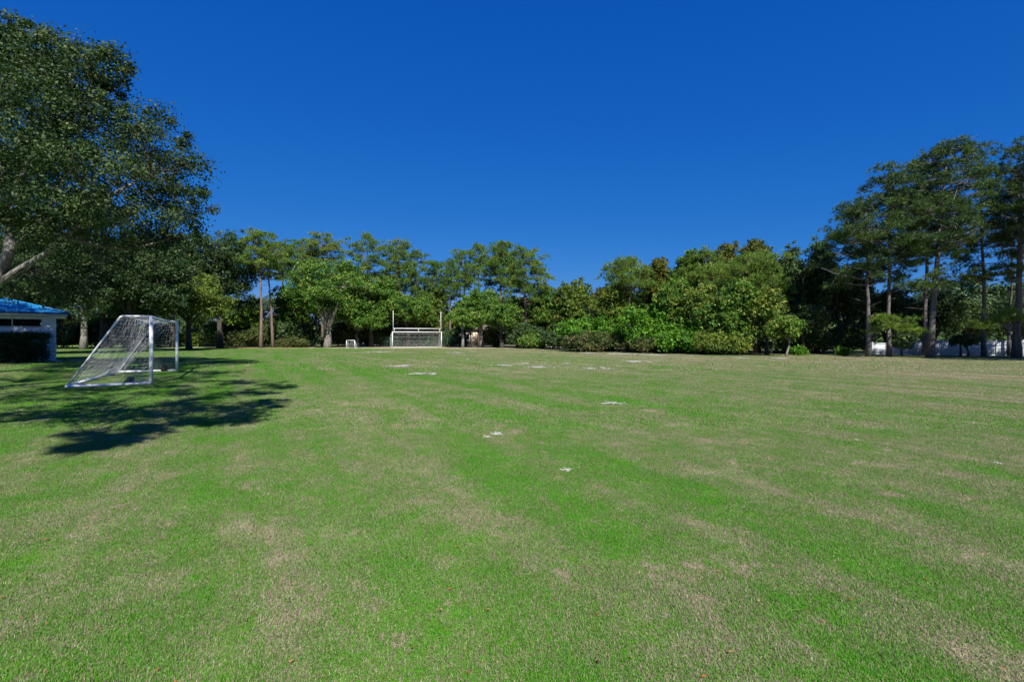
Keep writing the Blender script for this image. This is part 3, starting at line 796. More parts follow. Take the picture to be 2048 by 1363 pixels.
# ---- tall pines on the right
G = dict(leaf='shaded_pine_needle', group=PR, bark='pine_bark_grey', needle=(.36, .030), padr=.8, flat=.8)
pine_tree('pine_tree', 'leftmost of the tall pines at the white fence, lowest crown', 1737, 40, 402, 1652, 1800, 575, 51, .19, nbranch=46, dens=1.35, extra=[(1700, 470, 34, 0, 'shaded_pine_needle')], tint=(.15, .6), **G)
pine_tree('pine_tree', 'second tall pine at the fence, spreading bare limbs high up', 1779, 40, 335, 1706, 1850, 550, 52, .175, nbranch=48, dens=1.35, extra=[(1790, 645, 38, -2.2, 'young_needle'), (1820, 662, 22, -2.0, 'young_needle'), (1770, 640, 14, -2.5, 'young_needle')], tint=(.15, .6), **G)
pine_tree('pine_tree', 'dark straight pine trunk behind the leaning thick pine at the fence', 1851, 42, 318, 1790, 1905, 530, 53, .19, topx=1857, nbranch=44, dens=1.35, extra=[(1850, 505, 44, -1, 'shaded_pine_needle')], tint=(.15, .6), **G)
pine_tree('pine_tree', 'thick leaning pine with sunlit foot, tallest crown at the fence', 1860, 38.5, 280, 1812, 1968, 500, 54, .25, topx=1894, nbranch=54, dens=1.4, extra=[(1880, 495, 46, -1, 'shaded_pine_needle'), (1890, 560, 36, -1.5, 'shaded_pine_needle'), (1840, 572, 22, -1.5, 'shaded_pine_needle')], tint=(.15, .6), **G)
pine_tree('pine_tree', 'slim dark pine in the gap between the two thick pines at the fence', 1968, 40, 290, 1918, 2015, 560, 55, .16, nbranch=42, dens=1.1, tint=(.15, .6), extra=[(1955, 560, 34, 0, 'shaded_pine_needle')], **G)
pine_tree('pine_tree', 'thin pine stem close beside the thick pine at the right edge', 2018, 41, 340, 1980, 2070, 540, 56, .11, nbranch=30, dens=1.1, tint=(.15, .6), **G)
pine_tree('pine_tree', 'thick pine at the right edge of the picture', 2033, 38, 277, 1985, 2110, 500, 57, .26, nbranch=50, dens=1.2, tint=(.15, .6), extra=[(2010, 545, 40, -.5, 'shaded_pine_needle'), (1950, 650, 26, -2.5, 'young_needle'), (1985, 640, 34, -2.2, 'young_needle'), (2020, 632, 26, -2.0, 'young_needle')], **G)

# the row of pines goes on towards the camera beyond the right edge; their shade falls on the fence
for i, (x, y, h, r, w) in enumerate([(41.2, 33.0, 16.5, 4.2, 'first'), (37.8, 27.5, 17.5, 4.2, 'second'), (42.0, 28.5, 18, 4.6, 'third'), (42.5, 24.0, 18, 4.6, 'fourth')]):
    px = CXP + x / y * FPX
    pine_tree('pine_tree', 'tall pine beyond the right edge of the frame, ' + w + ' of those shading the fence', px, y, HORIZON - (h - CAMZ) / y * FPX, px - r / y * FPX, px + r / y * FPX,
              HORIZON - (6.0 - CAMZ) / y * FPX, 300 + i, .3, nbranch=36, dens=.45, group='pines beyond the right edge', bark='pine_bark_grey', needle=(.5, .07), padr=1.25)

# ---- shrubs and thickets
UF = 'undergrowth below the far trees'
VT = 'bright vine thicket on the right'
k = 0
und = [('left of the slender pines', 500, 74, 645, 455, 545), ('around the foot of the slender pines', 560, 76, 640, 525, 600), ('left of the forked oak trunk', 615, 76, 648, 585, 650),
       ('right of the forked oak trunk', 690, 77, 640, 655, 725), ('behind the small white goal', 735, 78, 648, 705, 775), ('behind the left post of the large goal', 790, 79, 645, 755, 830),
       ('behind the net of the large goal', 845, 79, 640, 810, 885), ('right of the large goal', 905, 78, 655, 885, 930), ('below the round-headed pine', 1060, 68, 645, 1020, 1105),
       ('between the two low oaks near the beige house', 990, 75, 650, 960, 1020), ('in the dip left of the vine thicket', 1115, 62, 640, 1075, 1160)]
for (w, px, D, top, xl, xr) in und:
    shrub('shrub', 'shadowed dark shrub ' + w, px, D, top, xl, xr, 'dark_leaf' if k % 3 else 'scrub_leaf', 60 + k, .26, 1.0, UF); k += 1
for (w, px, D, top, xl, xr, lf) in [('sunlit low green shrub at the foot of the round-headed pine', 1075, 66.5, 664, 1030, 1118, 'oak'),
        ('sunlit yellow-green shrub beside the trunks near the beige house', 922, 80, 672, 905, 935, 'olive_oak'),
        ('low sunlit scrub along the fence right of the slender pines', 590, 73.5, 676, 555, 625, 'scrub_leaf')]:
    shrub('shrub', w, px, D, top, xl, xr, lf, 80 + k, .2, 1.0, UF, tint=(.3, .8)); k += 1
for i, (w, px, D, top, xl, xr, lf) in enumerate([
        ('leftmost bright green vine-covered shrub of the thicket', 1180, 54, 628, 1120, 1240, 'bright_leaf'),
        ('tall bright vine mound second in the thicket', 1235, 53, 606, 1180, 1295, 'bright_leaf'),
        ('brightest large-leaved vine mound in the middle of the thicket', 1300, 50.5, 610, 1240, 1360, 'bright_leaf'),
        ('bright vine mound climbing the trees above the thicket', 1325, 52, 598, 1285, 1370, 'bright_leaf'),
        ('bright vine-covered shrub at the right end of the thicket', 1370, 49, 612, 1315, 1420, 'bright_leaf'),
        ('mixed green shrub with yellowing leaves right of the bright thicket', 1425, 46, 640, 1390, 1465, 'olive_oak'),
        ('green shrub with reddish dead twigs left of the little leaning tree', 1480, 44.5, 635, 1445, 1525, 'oak'),
        ('brown-stemmed low brush at the foot of the left vine shrub', 1195, 52, 664, 1125, 1265, 'scrub_leaf'),
        ('brown-stemmed low brush at the foot of the middle vine mound', 1285, 49.5, 676, 1225, 1350, 'scrub_leaf'),
        ('low leafy brush at the right foot of the thicket', 1370, 47, 660, 1305, 1435, 'bright_leaf'),
        ('low weeds at the foot of the reddish-twigged shrub', 1450, 44, 668, 1390, 1520, 'olive_oak')]):
    shrub('shrub', w, px, D, top, xl, xr, lf, 120 + i, .25 if lf == 'bright_leaf' else .2, 1.15, VT, tint=(.25, .8))
RS = 'shaded shrubs on the right'
for i, (w, px, D, top, xl, xr, lf) in enumerate([
        ('shaded shrub behind the little leaning tree', 1555, 46.5, 640, 1510, 1600, 'dark_leaf'), ('shaded shrub below the spire-topped tree', 1625, 46, 648, 1590, 1665, 'dark_leaf'),
        ('shaded shrub left of the fence end', 1690, 46, 640, 1655, 1735, 'dark_leaf'),
        ('sunlit fern-like weed patch below the spire-topped tree', 1597, 43, 692, 1585, 1612, 'bright_leaf'), ('sunlit weed patch left of the first tall pine', 1685, 42.5, 697, 1672, 1700, 'bright_leaf')]):
    shrub('shrub', w, px, D, top, xl, xr, lf, 150 + i, .2, 1.1, RS)
for i, (w, px, D, top, xl, xr) in enumerate([('behind the left end of the white fence', 1770, 48, 570, 1725, 1830), ('behind the white fence at the leaning thick pine', 1870, 48, 575, 1815, 1925),
        ('behind the white fence right of the leaning thick pine', 1935, 48, 590, 1890, 1985), ('behind the white fence at the right edge', 2025, 47, 585, 1975, 2090)]):
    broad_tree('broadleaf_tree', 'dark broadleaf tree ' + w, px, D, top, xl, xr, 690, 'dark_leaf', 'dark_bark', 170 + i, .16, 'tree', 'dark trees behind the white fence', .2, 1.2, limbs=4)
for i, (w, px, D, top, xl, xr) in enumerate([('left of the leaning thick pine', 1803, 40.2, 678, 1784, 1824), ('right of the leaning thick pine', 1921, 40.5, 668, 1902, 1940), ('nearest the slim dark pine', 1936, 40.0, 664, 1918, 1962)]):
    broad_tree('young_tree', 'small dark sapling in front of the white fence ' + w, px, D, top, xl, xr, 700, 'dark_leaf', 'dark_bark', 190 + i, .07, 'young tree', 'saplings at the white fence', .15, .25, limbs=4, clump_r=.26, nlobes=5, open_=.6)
LS = 'shrubs below the left oaks'
for i, (w, px, D, top, xl, xr, lf) in enumerate([
        ('dark shrub behind the right corner of the blue-roofed building', 130, 68, 648, 90, 160, 'dark_leaf'), ('dark shrub behind the left half of the near goal', 215, 74, 640, 165, 265, 'dark_leaf'),
        ('sunlit yellow-green shrub seen through the near goal net', 265, 76, 660, 235, 300, 'olive_oak'), ('sunlit yellow-green shrub right of the near goal', 365, 76, 658, 325, 410, 'olive_oak'),
        ('dark shrub below the tall oak at the end of the left row', 425, 76, 645, 390, 470, 'dark_leaf'), ('dark shrub behind the middle of the near goal', 320, 78, 640, 280, 360, 'dark_leaf'),
        ('dark shrub far behind the blue-roofed building', 40, 66, 600, -20, 100, 'dark_leaf'), ('tall dark shrub left of the pale lit trunk', 125, 72, 620, 80, 165, 'dark_leaf'),
        ('tall dark shrub right of the pale lit trunk', 190, 72, 615, 160, 240, 'dark_leaf'), ('green shrub left of the two slender pine trunks', 470, 78, 640, 430, 515, 'oak')]):
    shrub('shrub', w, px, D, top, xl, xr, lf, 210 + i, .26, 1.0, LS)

# ---- the wood further back, one mass
def woodland(name, label, pts, seed, n, hmin, hmax, depth):
    rng = np.random.default_rng(seed)
    pts = np.asarray(pts, float)
    t = rng.uniform(0, len(pts) - 1, n)
    x = np.interp(t, np.arange(len(pts)), pts[:, 0]); y = np.interp(t, np.arange(len(pts)), pts[:, 1]) + rng.uniform(0, depth, n)
    h = (hmin + (hmax - hmin) * (.5 + .5 * np.sin(t * 5.1 + 1.3 * np.sin(t * 11)))) * rng.uniform(.0, 1, n) ** 1.15
    C = np.stack([x, y, h], -1)
    o = link(name, leaf_mesh(name, C, rng.uniform(.9, 1.5, n), 40, .5, rng, M['dark_leaf'], tri=True))
    return tag(o, label, 'woodland', None, 'stuff')
woodland('woodland', 'dim mass of leaves far behind the trees at the far end', [(atx(-120, 84), 84), (atx(400, 86), 86), (atx(900, 97), 97), (atx(1180, 84), 84)], 5, 3000, 6.0, 9.5, 8)
woodland('woodland', 'dim mass of leaves far behind the trees on the right', [(atx(1130, 74), 74), (atx(1400, 64), 64), (atx(1700, 58), 58), (atx(2250, 54), 54)], 6, 2200, 6.0, 8.5, 6)

# ------------------------------------------------------------------ the building with the blue roof
def building():
    rot = math.radians(44.0)
    bx, by = -31.1, 33.0
    root = thing('utility_building', 'white block building with blue metal hip roof at the left edge', 'building', (bx, by, 0), rot)
    W, DP, H = 9.0, 4.9, 3.05     # origin at the front right corner, front along -x, back along +y
    # walls: a core behind the block courses
    mb = MB(); z1, z2 = 2.36, 2.86
    mb.box(-W, 0 - .02, .06, .14, 0, z1); mb.box(-.72, -.02, .06, .14, z1, z2); mb.box(-W, -.02, .06, .14, z2, H)
    mb.box(-.14, -.06, .14, DP - .14, 0, H); mb.box(-W, -W + .08, .14, DP - .14, 0, H); mb.box(-W, 0, DP - .14, DP - .06, 0, H)
    wall = mb.build('wall', M['block_paint'], root)
    b = MB(); e = .006
    x0, x1, y0, y1, zz0, zz1 = -.392, -e, 0, .06, e, .196
    b.add([(x0, .008, zz0), (x1, .008, zz0), (x1, .008, zz1), (x0, .008, zz1), (x0 + .008, 0, zz0 + .008), (x1 - .008, 0, zz0 + .008), (x1 - .008, 0, zz1 - .008), (x0 + .008, 0, zz1 - .008),
           (x0, .06, zz0), (x1, .06, zz0), (x1, .06, zz1), (x0, .06, zz1)],
          [(4, 5, 6, 7), (0, 1, 5, 4), (1, 2, 6, 5), (2, 3, 7, 6), (3, 0, 4, 7), (0, 8, 9, 1), (1, 9, 10, 2), (2, 10, 11, 3), (3, 11, 8, 0)])
    bm_ = b.mesh('block', M['block_paint'])
    rng = np.random.default_rng(2)
    for r in range(15):
        z = r * .2034
        for c in range(14):
            x = -c * .398 - (.199 if r % 2 else 0)
            if z + .1 > z1 - .05 and z + .1 < z2 + .02 and x - .39 < -.70:
                if x - .2 < -.70: continue
            o = link('block', bm_, wall, (x, -.0 + rng.normal() * .0025, z))
        if r % 2:   # half block at the corner
            o = link('block', bm_, wall, (-.0, 0, z)); o.scale = (.49, 1, 1)
    # louvred openings under the eave
    for i in range(3):
        xr = -.74 - i * 1.38; xl = xr - 1.33
        w = MB(); w.box(xl, xr, .10, .115, z1 + .02, z2 - .02)
        win = w.build('window', M['dark_glass'], root)
        f = MB(); f.box(xl - .05, xl, .0, .1, z1, z2); f.box(xl, xr, -.0, .1, z1, z1 + .02)
        f.build('frame', M['trim_paint'], win)
        for j in range(5):
            zz = z1 + .06 + j * .085
            l = MB(); l.add([(xl, .04, zz), (xr, .04, zz), (xr, .09, zz + .06), (xl, .09, zz + .06)], [(0, 1, 2, 3)])
            l.add([(xl, .045, zz - .006), (xr, .045, zz - .006), (xr, .095, zz + .054), (xl, .095, zz + .054)], [(3, 2, 1, 0)])
            l.build('louvre', M['dark_glass'], win)
    # fascia and soffit
    ov = .55
    f = MB(); f.box(-W - ov, ov, -ov, -ov + .04, H, H + .22); f.box(ov - .04, ov, -ov + .04, DP + ov, H, H + .22); f.box(-W - ov, ov - .04, DP + ov - .04, DP + ov, H, H + .22)
    f.build('fascia', M['trim_paint'], root)
    s = MB(); s.box(-W - ov + .04, ov - .05, -ov + .05, DP + ov - .05, H + .02, H + .06); s.build('soffit', M['trim_paint'], root)
    # hip roof
    h = (DP + 2 * ov) / 2; za, zr = H + .25, H + .25 + h * .31
    A, B_, C_, D_ = (-W - ov - .06, -ov - .06), (ov + .06, -ov - .06), (ov + .06, DP + ov + .06), (-W - ov - .06, DP + ov + .06)
    P1, P2 = (ov - h, DP / 2), (-W - ov + h, DP / 2)
    V = [(*A, za), (*B_, za), (*C_, za), (*D_, za), (*P1, zr), (*P2, zr), (*A, za - .05), (*B_, za - .05), (*C_, za - .05), (*D_, za - .05)]
    r = MB(); r.add(V, [(0, 1, 4, 5), (2, 3, 5, 4), (0, 6, 7, 1), (1, 7, 8, 2), (2, 8, 9, 3), (9, 6, 0, 3), (6, 9, 8, 7)], [(1, 2, 4), (3, 0, 5)])
    roof = r.build('roof', M['blue_metal'], root)
    d = MB(); d.box(A[0] - .01, B_[0] + .01, A[1] - .012, A[1] - .002, za - .08, za - .004); d.build('drip_edge', M['dark_trim'], roof)
    k1 = (zr - za) / (DP / 2 + ov + .06)
    for i in range(16):
        x = ov - .55 - i * .62
        if x < -W: break
        run = min(DP / 2 + ov + .06, (B_[0] - x))
        p0 = np.array((x, A[1], za + .0)); p1 = np.array((x, A[1] + run, za + run * k1))
        s = MB()
        for w_, hgt in ((.02, .045),):
            s.add([p0 + (-w_, 0, -.01), p0 + (w_, 0, -.01), p0 + (w_, 0, hgt), p0 + (-w_, 0, hgt), p1 + (-w_, 0, -.01), p1 + (w_, 0, -.01), p1 + (w_, 0, hgt), p1 + (-w_, 0, hgt)],
                  [(0, 1, 2, 3), (1, 5, 6, 2), (3, 2, 6, 7), (0, 3, 7, 4), (4, 7, 6, 5)])
        s.build('seam', M['blue_metal'], roof)
    for a, b2 in ((B_, P1), (C_, P1)):
        s = MB(); s.tube([(a[0], a[1], za + .02), (b2[0], b2[1], zr + .03)], .075, 6); s.build('hip_cap', M['blue_metal'], roof)
    s = MB(); s.tube([(P1[0], P1[1], zr + .03), (P2[0], P2[1], zr + .03)], .075, 6); s.build('ridge_cap', M['blue_metal'], roof)
    return rot, bx, by
rot, bx, by = building()
pad = MB(); pad.box(-.42, .28, -.5, .06, 0, .06); pad.box(-.36, .22, -.46, .02, .06, .075)
o = pad.build('splash_block', M['concrete']); o.location = (bx + .05, by - .05, .002); o.rotation_euler[2] = rot
tag(o, 'pale concrete splash block at the corner of the white building', 'splash block')
o = MB(); o.box(-.5, .5, -.2, .2, 0, .04); o = o.build('drain_cover', M['concrete']); o.location = (atx(152, 34), 34, 0.002)
tag(o, 'pale flat slab lying in the shaded grass right of the white building', 'slab')

def hedge():
    rng = np.random.default_rng(77)
    root = thing('hedge', 'dark clipped hedge in front of the white block wall', 'hedge', (bx, by, 0), rot)
    n = 760
    x = rng.uniform(-6.5, -.42, n); y = rng.uniform(-1.45, -.35, n); z = rng.uniform(.15, 1.78, n)
    f = rng.integers(0, 3, n)
    y = np.where(f == 0, -1.5 + rng.uniform(0, .12, n), y); z = np.where(f == 1, 1.72 + rng.uniform(0, .1, n), z)
    C = np.stack([x, y, z], -1)
    link('foliage', leaf_mesh('foliage', C, rng.uniform(.22, .34, n), 62, .09, rng, M['hedge_leaf'], flat=.8, spread=.25, tri=True), root)
    mb = MB()
    for i in range(12):
        xx = -.7 - i * .5
        mb.tube(bent((xx, -.9, -.05), (xx + rng.normal() * .2, -.9 + rng.normal() * .2, 1.5), rng, 5, .08), np.linspace(.035, .012, 5), 5)
    link('stem', mb.mesh('stem', M['dark_bark'], True), root)
hedge()

# ------------------------------------------------------------------ goals
def net_nodes(p00, p10, p11, p01, nu, nv, rng, jit=.02, sag=(0, 0, 0)):
    p00, p10, p11, p01 = [np.asarray(p, float) for p in (p00, p10, p11, p01)]
    u = np.linspace(0, 1, nu)[:, None, None]; v = np.linspace(0, 1, nv)[None, :, None]
    G = (1 - u) * (1 - v) * p00 + u * (1 - v) * p10 + u * v * p11 + (1 - u) * v * p01
    w = 16 * u * (1 - u) * v * (1 - v)
    G = G + w * np.asarray(sag, float)
    edge = np.ones((nu, nv, 1)); edge[0] = edge[-1] = 0.25; edge[:, 0] = edge[:, -1] = .25
    # slow drift plus small jitter so that the meshes hang unevenly
    ph = rng.uniform(0, 6.28, 6)
    drift = np.concatenate([np.sin(u * 7 + v * 5 + ph[0]), np.sin(u * 5 - v * 8 + ph[1]), np.sin(u * 9 + v * 4 + ph[2])], -1) * jit * 1.6
    return G + edge * (drift + rng.normal(size=G.shape) * jit)

def net_lines(mb, G, r, diamond=False):
    nu, nv = G.shape[:2]
    if not diamond:
        for i in range(nu): mb.tube(G[i], r, 3, cap=False)
        for j in range(nv): mb.tube(G[:, j], r, 3, cap=False)
    else:
        for i in range(-nv, nu):
            a = [G[i + k, k] for k in range(nv) if 0 <= i + k < nu]
            if len(a) > 1: mb.tube(a, r, 3, cap=False)
            b = [G[i + k, nv - 1 - k] for k in range(nv) if 0 <= i + k < nu]
            if len(b) > 1: mb.tube(b, r, 3, cap=False)

def near_goal():
    a = np.array((-12.95, 17.35)); u = np.array((-.483, .876)); n = np.array((-.876, -.483))   # near post foot, along the mouth, towards the back
    Wd, H, dt, db = 7.45, 2.44, .85, 2.30
    root = thing('soccer_goal', 'white portable soccer goal with slanted back and loose net, half in shade on the left', 'soccer goal', (a[0], a[1], 0))
    def p(s, t, z):
        q = u * s + n * t
        return np.array((q[0], q[1], z))
    r = .062
    for s in (0, Wd):
        mb = MB(); mb.tube([p(s, 0, 0), p(s, 0, H * .5), p(s, 0, H + .03)], r, 14); mb.build('post', M['white_paint'], root, True)
    mb = MB(); ts = np.linspace(0, 1, 9)
    mb.tube([p(r * .9 + t * (Wd - 1.8 * r), 0, H - .02 - .05 * 4 * t * (1 - t)) for t in ts], r * .92, 12); mb.build('crossbar', M['white_paint'], root, True)
    for s in (0, Wd):
        mb = MB(); mb.tube([p(s, r, H), p(s, dt - .05, H), p(s, dt + .02, H - .03), p(s, dt + .07, H - .11), p(s, db - .05, .1)], .033, 8); mb.build('back_stay', M['white_paint'], root, True)
        mb = MB(); mb.tube([p(s, r * .5, .05), p(s, db - .05, .05), p(s, db + .03, .05)], .05, 10); mb.build('side_ground_bar', M['white_paint'], root, True)
    mb = MB(); mb.tube([p(.05, db, .05), p(Wd * .5, db + .03, .05), p(Wd - .05, db, .05)], .05, 10); mb.build('rear_ground_bar', M['white_paint'], root, True)
    # transport wheels beside the posts
    for s in (.0, Wd):
        c = p(s + (.13 if s == 0 else -.13), .62 if s == 0 else .5, .15)
        wr = MB()
        th = np.linspace(0, 2 * math.pi, 19)
        ring = np.array([c + np.array((n[0], n[1], 0)) * math.cos(t) * .11 + ZUP * math.sin(t) * .11 for t in th])
        wr.tube(ring, .045, 8, cap=False)
        w = wr.build('wheel', M['black_rubber'], root, True)
        hb = MB(); hb.tube([c - np.array((u[0], u[1], 0)) * .05, c + np.array((u[0], u[1], 0)) * .05], .085, 12); hb.build('hub', M['black_rubber'], w)
    rng = np.random.default_rng(5)
    nb = MB(); R = .0027
    # back slope, sagging inwards, top, two sides
    net_lines(nb, net_nodes(p(0, dt, H), p(Wd, dt, H), p(Wd, db, .10), p(0, db, .10), 50, 23, rng, .014, p(0, -.22, -.16)), R)
    net_lines(nb, net_nodes(p(0, .06, H), p(Wd, .06, H), p(Wd, dt, H), p(0, dt, H), 50, 7, rng, .014, (0, 0, -.16)), R)
    for s, sg in ((0, .10), (Wd, -.10)):
        zs = np.linspace(H, .12, 19)
        rows = []
        for z in zs:
            f = (H - z) / (H - .1)
            back = dt + (db - dt) * f
            rows.append([p(s, .05 + (back - .05) * t, z) for t in np.linspace(0, 1, 12)])
        Gd = np.array(rows)
        w = np.sin(np.linspace(0, math.pi, 19))[:, None, None] * np.sin(np.linspace(0, math.pi, 12))[None, :, None]
        Gd = Gd + w * (p(sg, 0, -.10)) + w * rng.normal(size=Gd.shape) * .024
        net_lines(nb, Gd, R)
    nb.build('net', M['net'], root)
    # bunches of slack net: along the far stay and heaped over the near wheel
    nb = MB()
    for i in range(15):
        P = bent(p(Wd - rng.uniform(0, .5), dt - rng.uniform(.1, .6), H - rng.uniform(.02, .12)), p(Wd - rng.uniform(.1, .9), db - rng.uniform(.1, .35), .12 + rng.uniform(0, .15)), rng, 9, .05, lift=.07)
        nb.tube(P, R, 3, cap=False)
    c = p(.1, .45, .12)
    for i in range(46):
        q0 = c + rng.normal(size=3) * np.array((.22, .22, .05)) + (0, 0, .02); q1 = q0 + rng.normal(size=3) * np.array((.2, .2, .08))
        q0[2] = abs(q0[2]) + .03; q1[2] = abs(q1[2]) + .03
        nb.tube(bent(q0, q1, rng, 5, .3), R * 1.1, 3, cap=False)
    for i in range(14):
        q0 = p(rng.uniform(0, .25), rng.uniform(.2, .8), .15); q1 = p(.02, rng.uniform(.1, 1.0), rng.uniform(.4, .75))
        nb.tube(bent(q0, q1, rng, 5, .12), R, 3, cap=False)
    nb.build('slack_net', M['net'], root)
near_goal()

def far_goal():
    a = np.array((atx(785, 69.2), 69.2)); b = np.array((atx(883, 72.6), 72.6))
    d = b - a; Wd = np.linalg.norm(d); u = d / Wd; n = np.array((-u[1], u[0]))
    root = thing('soccer_goal', 'large white goal with two tall uprights and net at the far end', 'soccer goal', (a[0], a[1], 0))
    def p(s, t, z):
        q = u * s + n * t
        return np.array((q[0], q[1], z))
    H = 2.3; r = .056
    for s in (0, Wd):
        mb = MB(); mb.tube([p(s, 0, -.05), p(s, 0, H)], r, 10); mb.build('post', M['white_paint'], root, True)
    mb = MB(); mb.tube([p(-.06, 0, H), p(Wd + .06, 0, H)], r * 1.0, 10); mb.build('crossbar', M['white_paint'], root, True)
    mb = MB(); mb.tube([p(.08, 0, H + .50), p(Wd - .08, 0, H + .50)], .05, 10); mb.build('upper_crossbar', M['white_paint'], root, True)
    for s in (.1, Wd - .1):
        mb = MB(); mb.tube([p(s, 0, H + .06), p(s, 0, 5.35)], .034, 8); mb.build('upright', M['white_paint'], root, True)
    for s in (.27, Wd * .52, Wd - .3):
        mb = MB(); mb.tube([p(s, 0, H + .06), p(s, 0, H + .45)], .032, 8); mb.build('brace', M['white_paint'], root, True)
    for s in (0, Wd):
        mb = MB(); mb.tube([p(s, .05, H - .05), p(s, .5, H - .1), p(s, 1.0, H * .8), p(s, 1.4, .1)], .035, 7); mb.build('back_stay', M['white_paint'], root, True)
        mb = MB(); mb.tube([p(s, .06, .04), p(s, 1.42, .04)], .035, 7); mb.build('side_ground_bar', M['white_paint'], root, True)
    mb = MB(); mb.tube([p(.03, 1.45, .04), p(Wd - .03, 1.45, .04)], .035, 7); mb.build('rear_ground_bar', M['white_paint'], root, True)
    rng = np.random.default_rng(9)
    nb = MB()
    net_lines(nb, net_nodes(p(0, .9, H * .86), p(Wd, .9, H * .86), p(Wd, 1.42, .06), p(0, 1.42, .06), 62, 19, rng, .006, p(0, -.05, 0)), .003, True)
    net_lines(nb, net_nodes(p(0, .05, H - .05), p(Wd, .05, H - .05), p(Wd, .9, H * .86), p(0, .9, H * .86), 62, 8, rng, .006, (0, 0, -.05)), .003, True)
    for s in (0, Wd):
        net_lines(nb, net_nodes(p(s, .05, H - .05), p(s, .95, H * .86), p(s, 1.4, .06), p(s, .05, .06), 9, 19, rng, .006), .0075)
    nb.build('net', M['net'], root)
far_goal()

def small_goal():
    X, Y = atx(701, 66), 66.0
    root = thing('practice_goal', 'small white practice goal with net standing left of the large far goal', 'soccer goal', (X, Y, 0), math.radians(-14))
    w, H = 1.22, 1.12
    for s in (-1, 1):
        mb = MB(); mb.tube([(s * w / 2 * 1.06, 0, 0), (s * w / 2, 0, H)], .036, 8); mb.build('post', M['white_paint'], root, True)
        mb = MB(); mb.tube([(s * w / 2, .03, H - .02), (s * w / 2 * 1.05, .75, .03)], .02, 7); mb.build('back_stay', M['white_paint'], root, True)
        mb = MB(); mb.tube([(s * w / 2 * 1.06, .02, .025), (s * w / 2 * 1.06, .78, .025)], .025, 7); mb.build('side_ground_bar', M['white_paint'], root, True)
    mb = MB(); mb.tube([(-w / 2 - .03, 0, H), (w / 2 + .03, 0, H)], .036, 8); mb.build('crossbar', M['white_paint'], root, True)
    mb = MB(); mb.tube([(-w / 2, .78, .025), (w / 2, .78, .025)], .025, 7); mb.build('rear_ground_bar', M['white_paint'], root, True)
    rng = np.random.default_rng(3); nb = MB()
    net_lines(nb, net_nodes((-w / 2, .03, H), (w / 2, .03, H), (w / 2, .75, .04), (-w / 2, .75, .04), 12, 13, rng, .012, (0, -.05, -.05)), .006)
    for s in (-1, 1):
        net_lines(nb, net_nodes((s * w / 2, .03, H), (s * w / 2, .05, H - .02), (s * w / 2, .75, .04), (s * w / 2, .03, .04), 7, 11, rng, .01), .006)
    nb.build('net', M['net'], root)
small_goal()

# ------------------------------------------------------------------ white vinyl fence on the right
def vinyl_fence():
    root = thing('vinyl_fence', 'white vinyl panel fence with posts behind the tall pines', 'fence', (atx(1744, 44), 44, 0))
    base = np.array((atx(1744, 44), 44.0))
    px = [1744, 1790, 1834, 1884, 1937, 1992, 2046, 2102]
    Ds = np.linspace(44, 40.6, len(px)); tops = [1.10, 1.20, 1.28, 1.33, 1.34, 1.33, 1.33, 1.33]
    P = [np.array((atx(x, d), d)) - base for x, d in zip(px, Ds)]
    pm = MB(); pm.box(-.065, .065, -.065, .065, 0, 1.0)
    pme = pm.mesh('post', M['vinyl'])
    for q, t in zip(P, tops):
        o = link('post', pme, root, (q[0], q[1], 0)); o.scale = (1, 1, t + .06)
        c = MB(); c.add([(-.08, -.08, 0), (.08, -.08, 0), (.08, .08, 0), (-.08, .08, 0), (0, 0, .07)], [(3, 2, 1, 0)], [(0, 1, 4), (1, 2, 4), (2, 3, 4), (3, 0, 4)])
        c.build('post_cap', M['vinyl'], o, loc=(0, 0, 1.0)).scale = (1, 1, 1 / (t + .06))
    for i in range(len(P) - 1):
        d = P[i + 1] - P[i]; L = np.linalg.norm(d); d /= L; nn = np.array((-d[1], d[0]))
        h = tops[i]; m = MB()
        nbd = 14; bw = (L - .14) / nbd
        for k in range(nbd):
            s0 = .07 + k * bw + .006; s1 = .07 + (k + 1) * bw - .006
            q = [P[i] + d * s0 - nn * .014, P[i] + d * s1 - nn * .014, P[i] + d * s1 + nn * .014, P[i] + d * s0 + nn * .014]
            m.add([(*v, z) for z in (.06, h - .04) for v in q], [(0, 3, 2, 1), (4, 5, 6, 7), (0, 1, 5, 4), (1, 2, 6, 5), (2, 3, 7, 6), (3, 0, 4, 7)])
        q = [P[i] + d * .07 - nn * .006, P[i] + d * (L - .07) - nn * .006, P[i] + d * (L - .07) + nn * .006, P[i] + d * .07 + nn * .006]
        m.add([(*v, z) for z in (.07, h - .05) for v in q], [(0, 3, 2, 1), (4, 5, 6, 7), (0, 1, 5, 4), (1, 2, 6, 5), (2, 3, 7, 6), (3, 0, 4, 7)])
        m.build('panel', M['vinyl'], root)
        for z0, z1 in ((.03, .14), (h * .46, h * .46 + .09), (h - .1, h)):
            r = MB(); q = [P[i] + d * .066 - nn * .026, P[i] + d * (L - .066) - nn * .026, P[i] + d * (L - .066) + nn * .026, P[i] + d * .066 + nn * .026]
            r.add([(*v, z) for z in (z0, z1) for v in q], [(0, 3, 2, 1), (4, 5, 6, 7), (0, 1, 5, 4), (1, 2, 6, 5), (2, 3, 7, 6), (3, 0, 4, 7)])
            r.build('rail', M['vinyl'], root)
vinyl_fence()

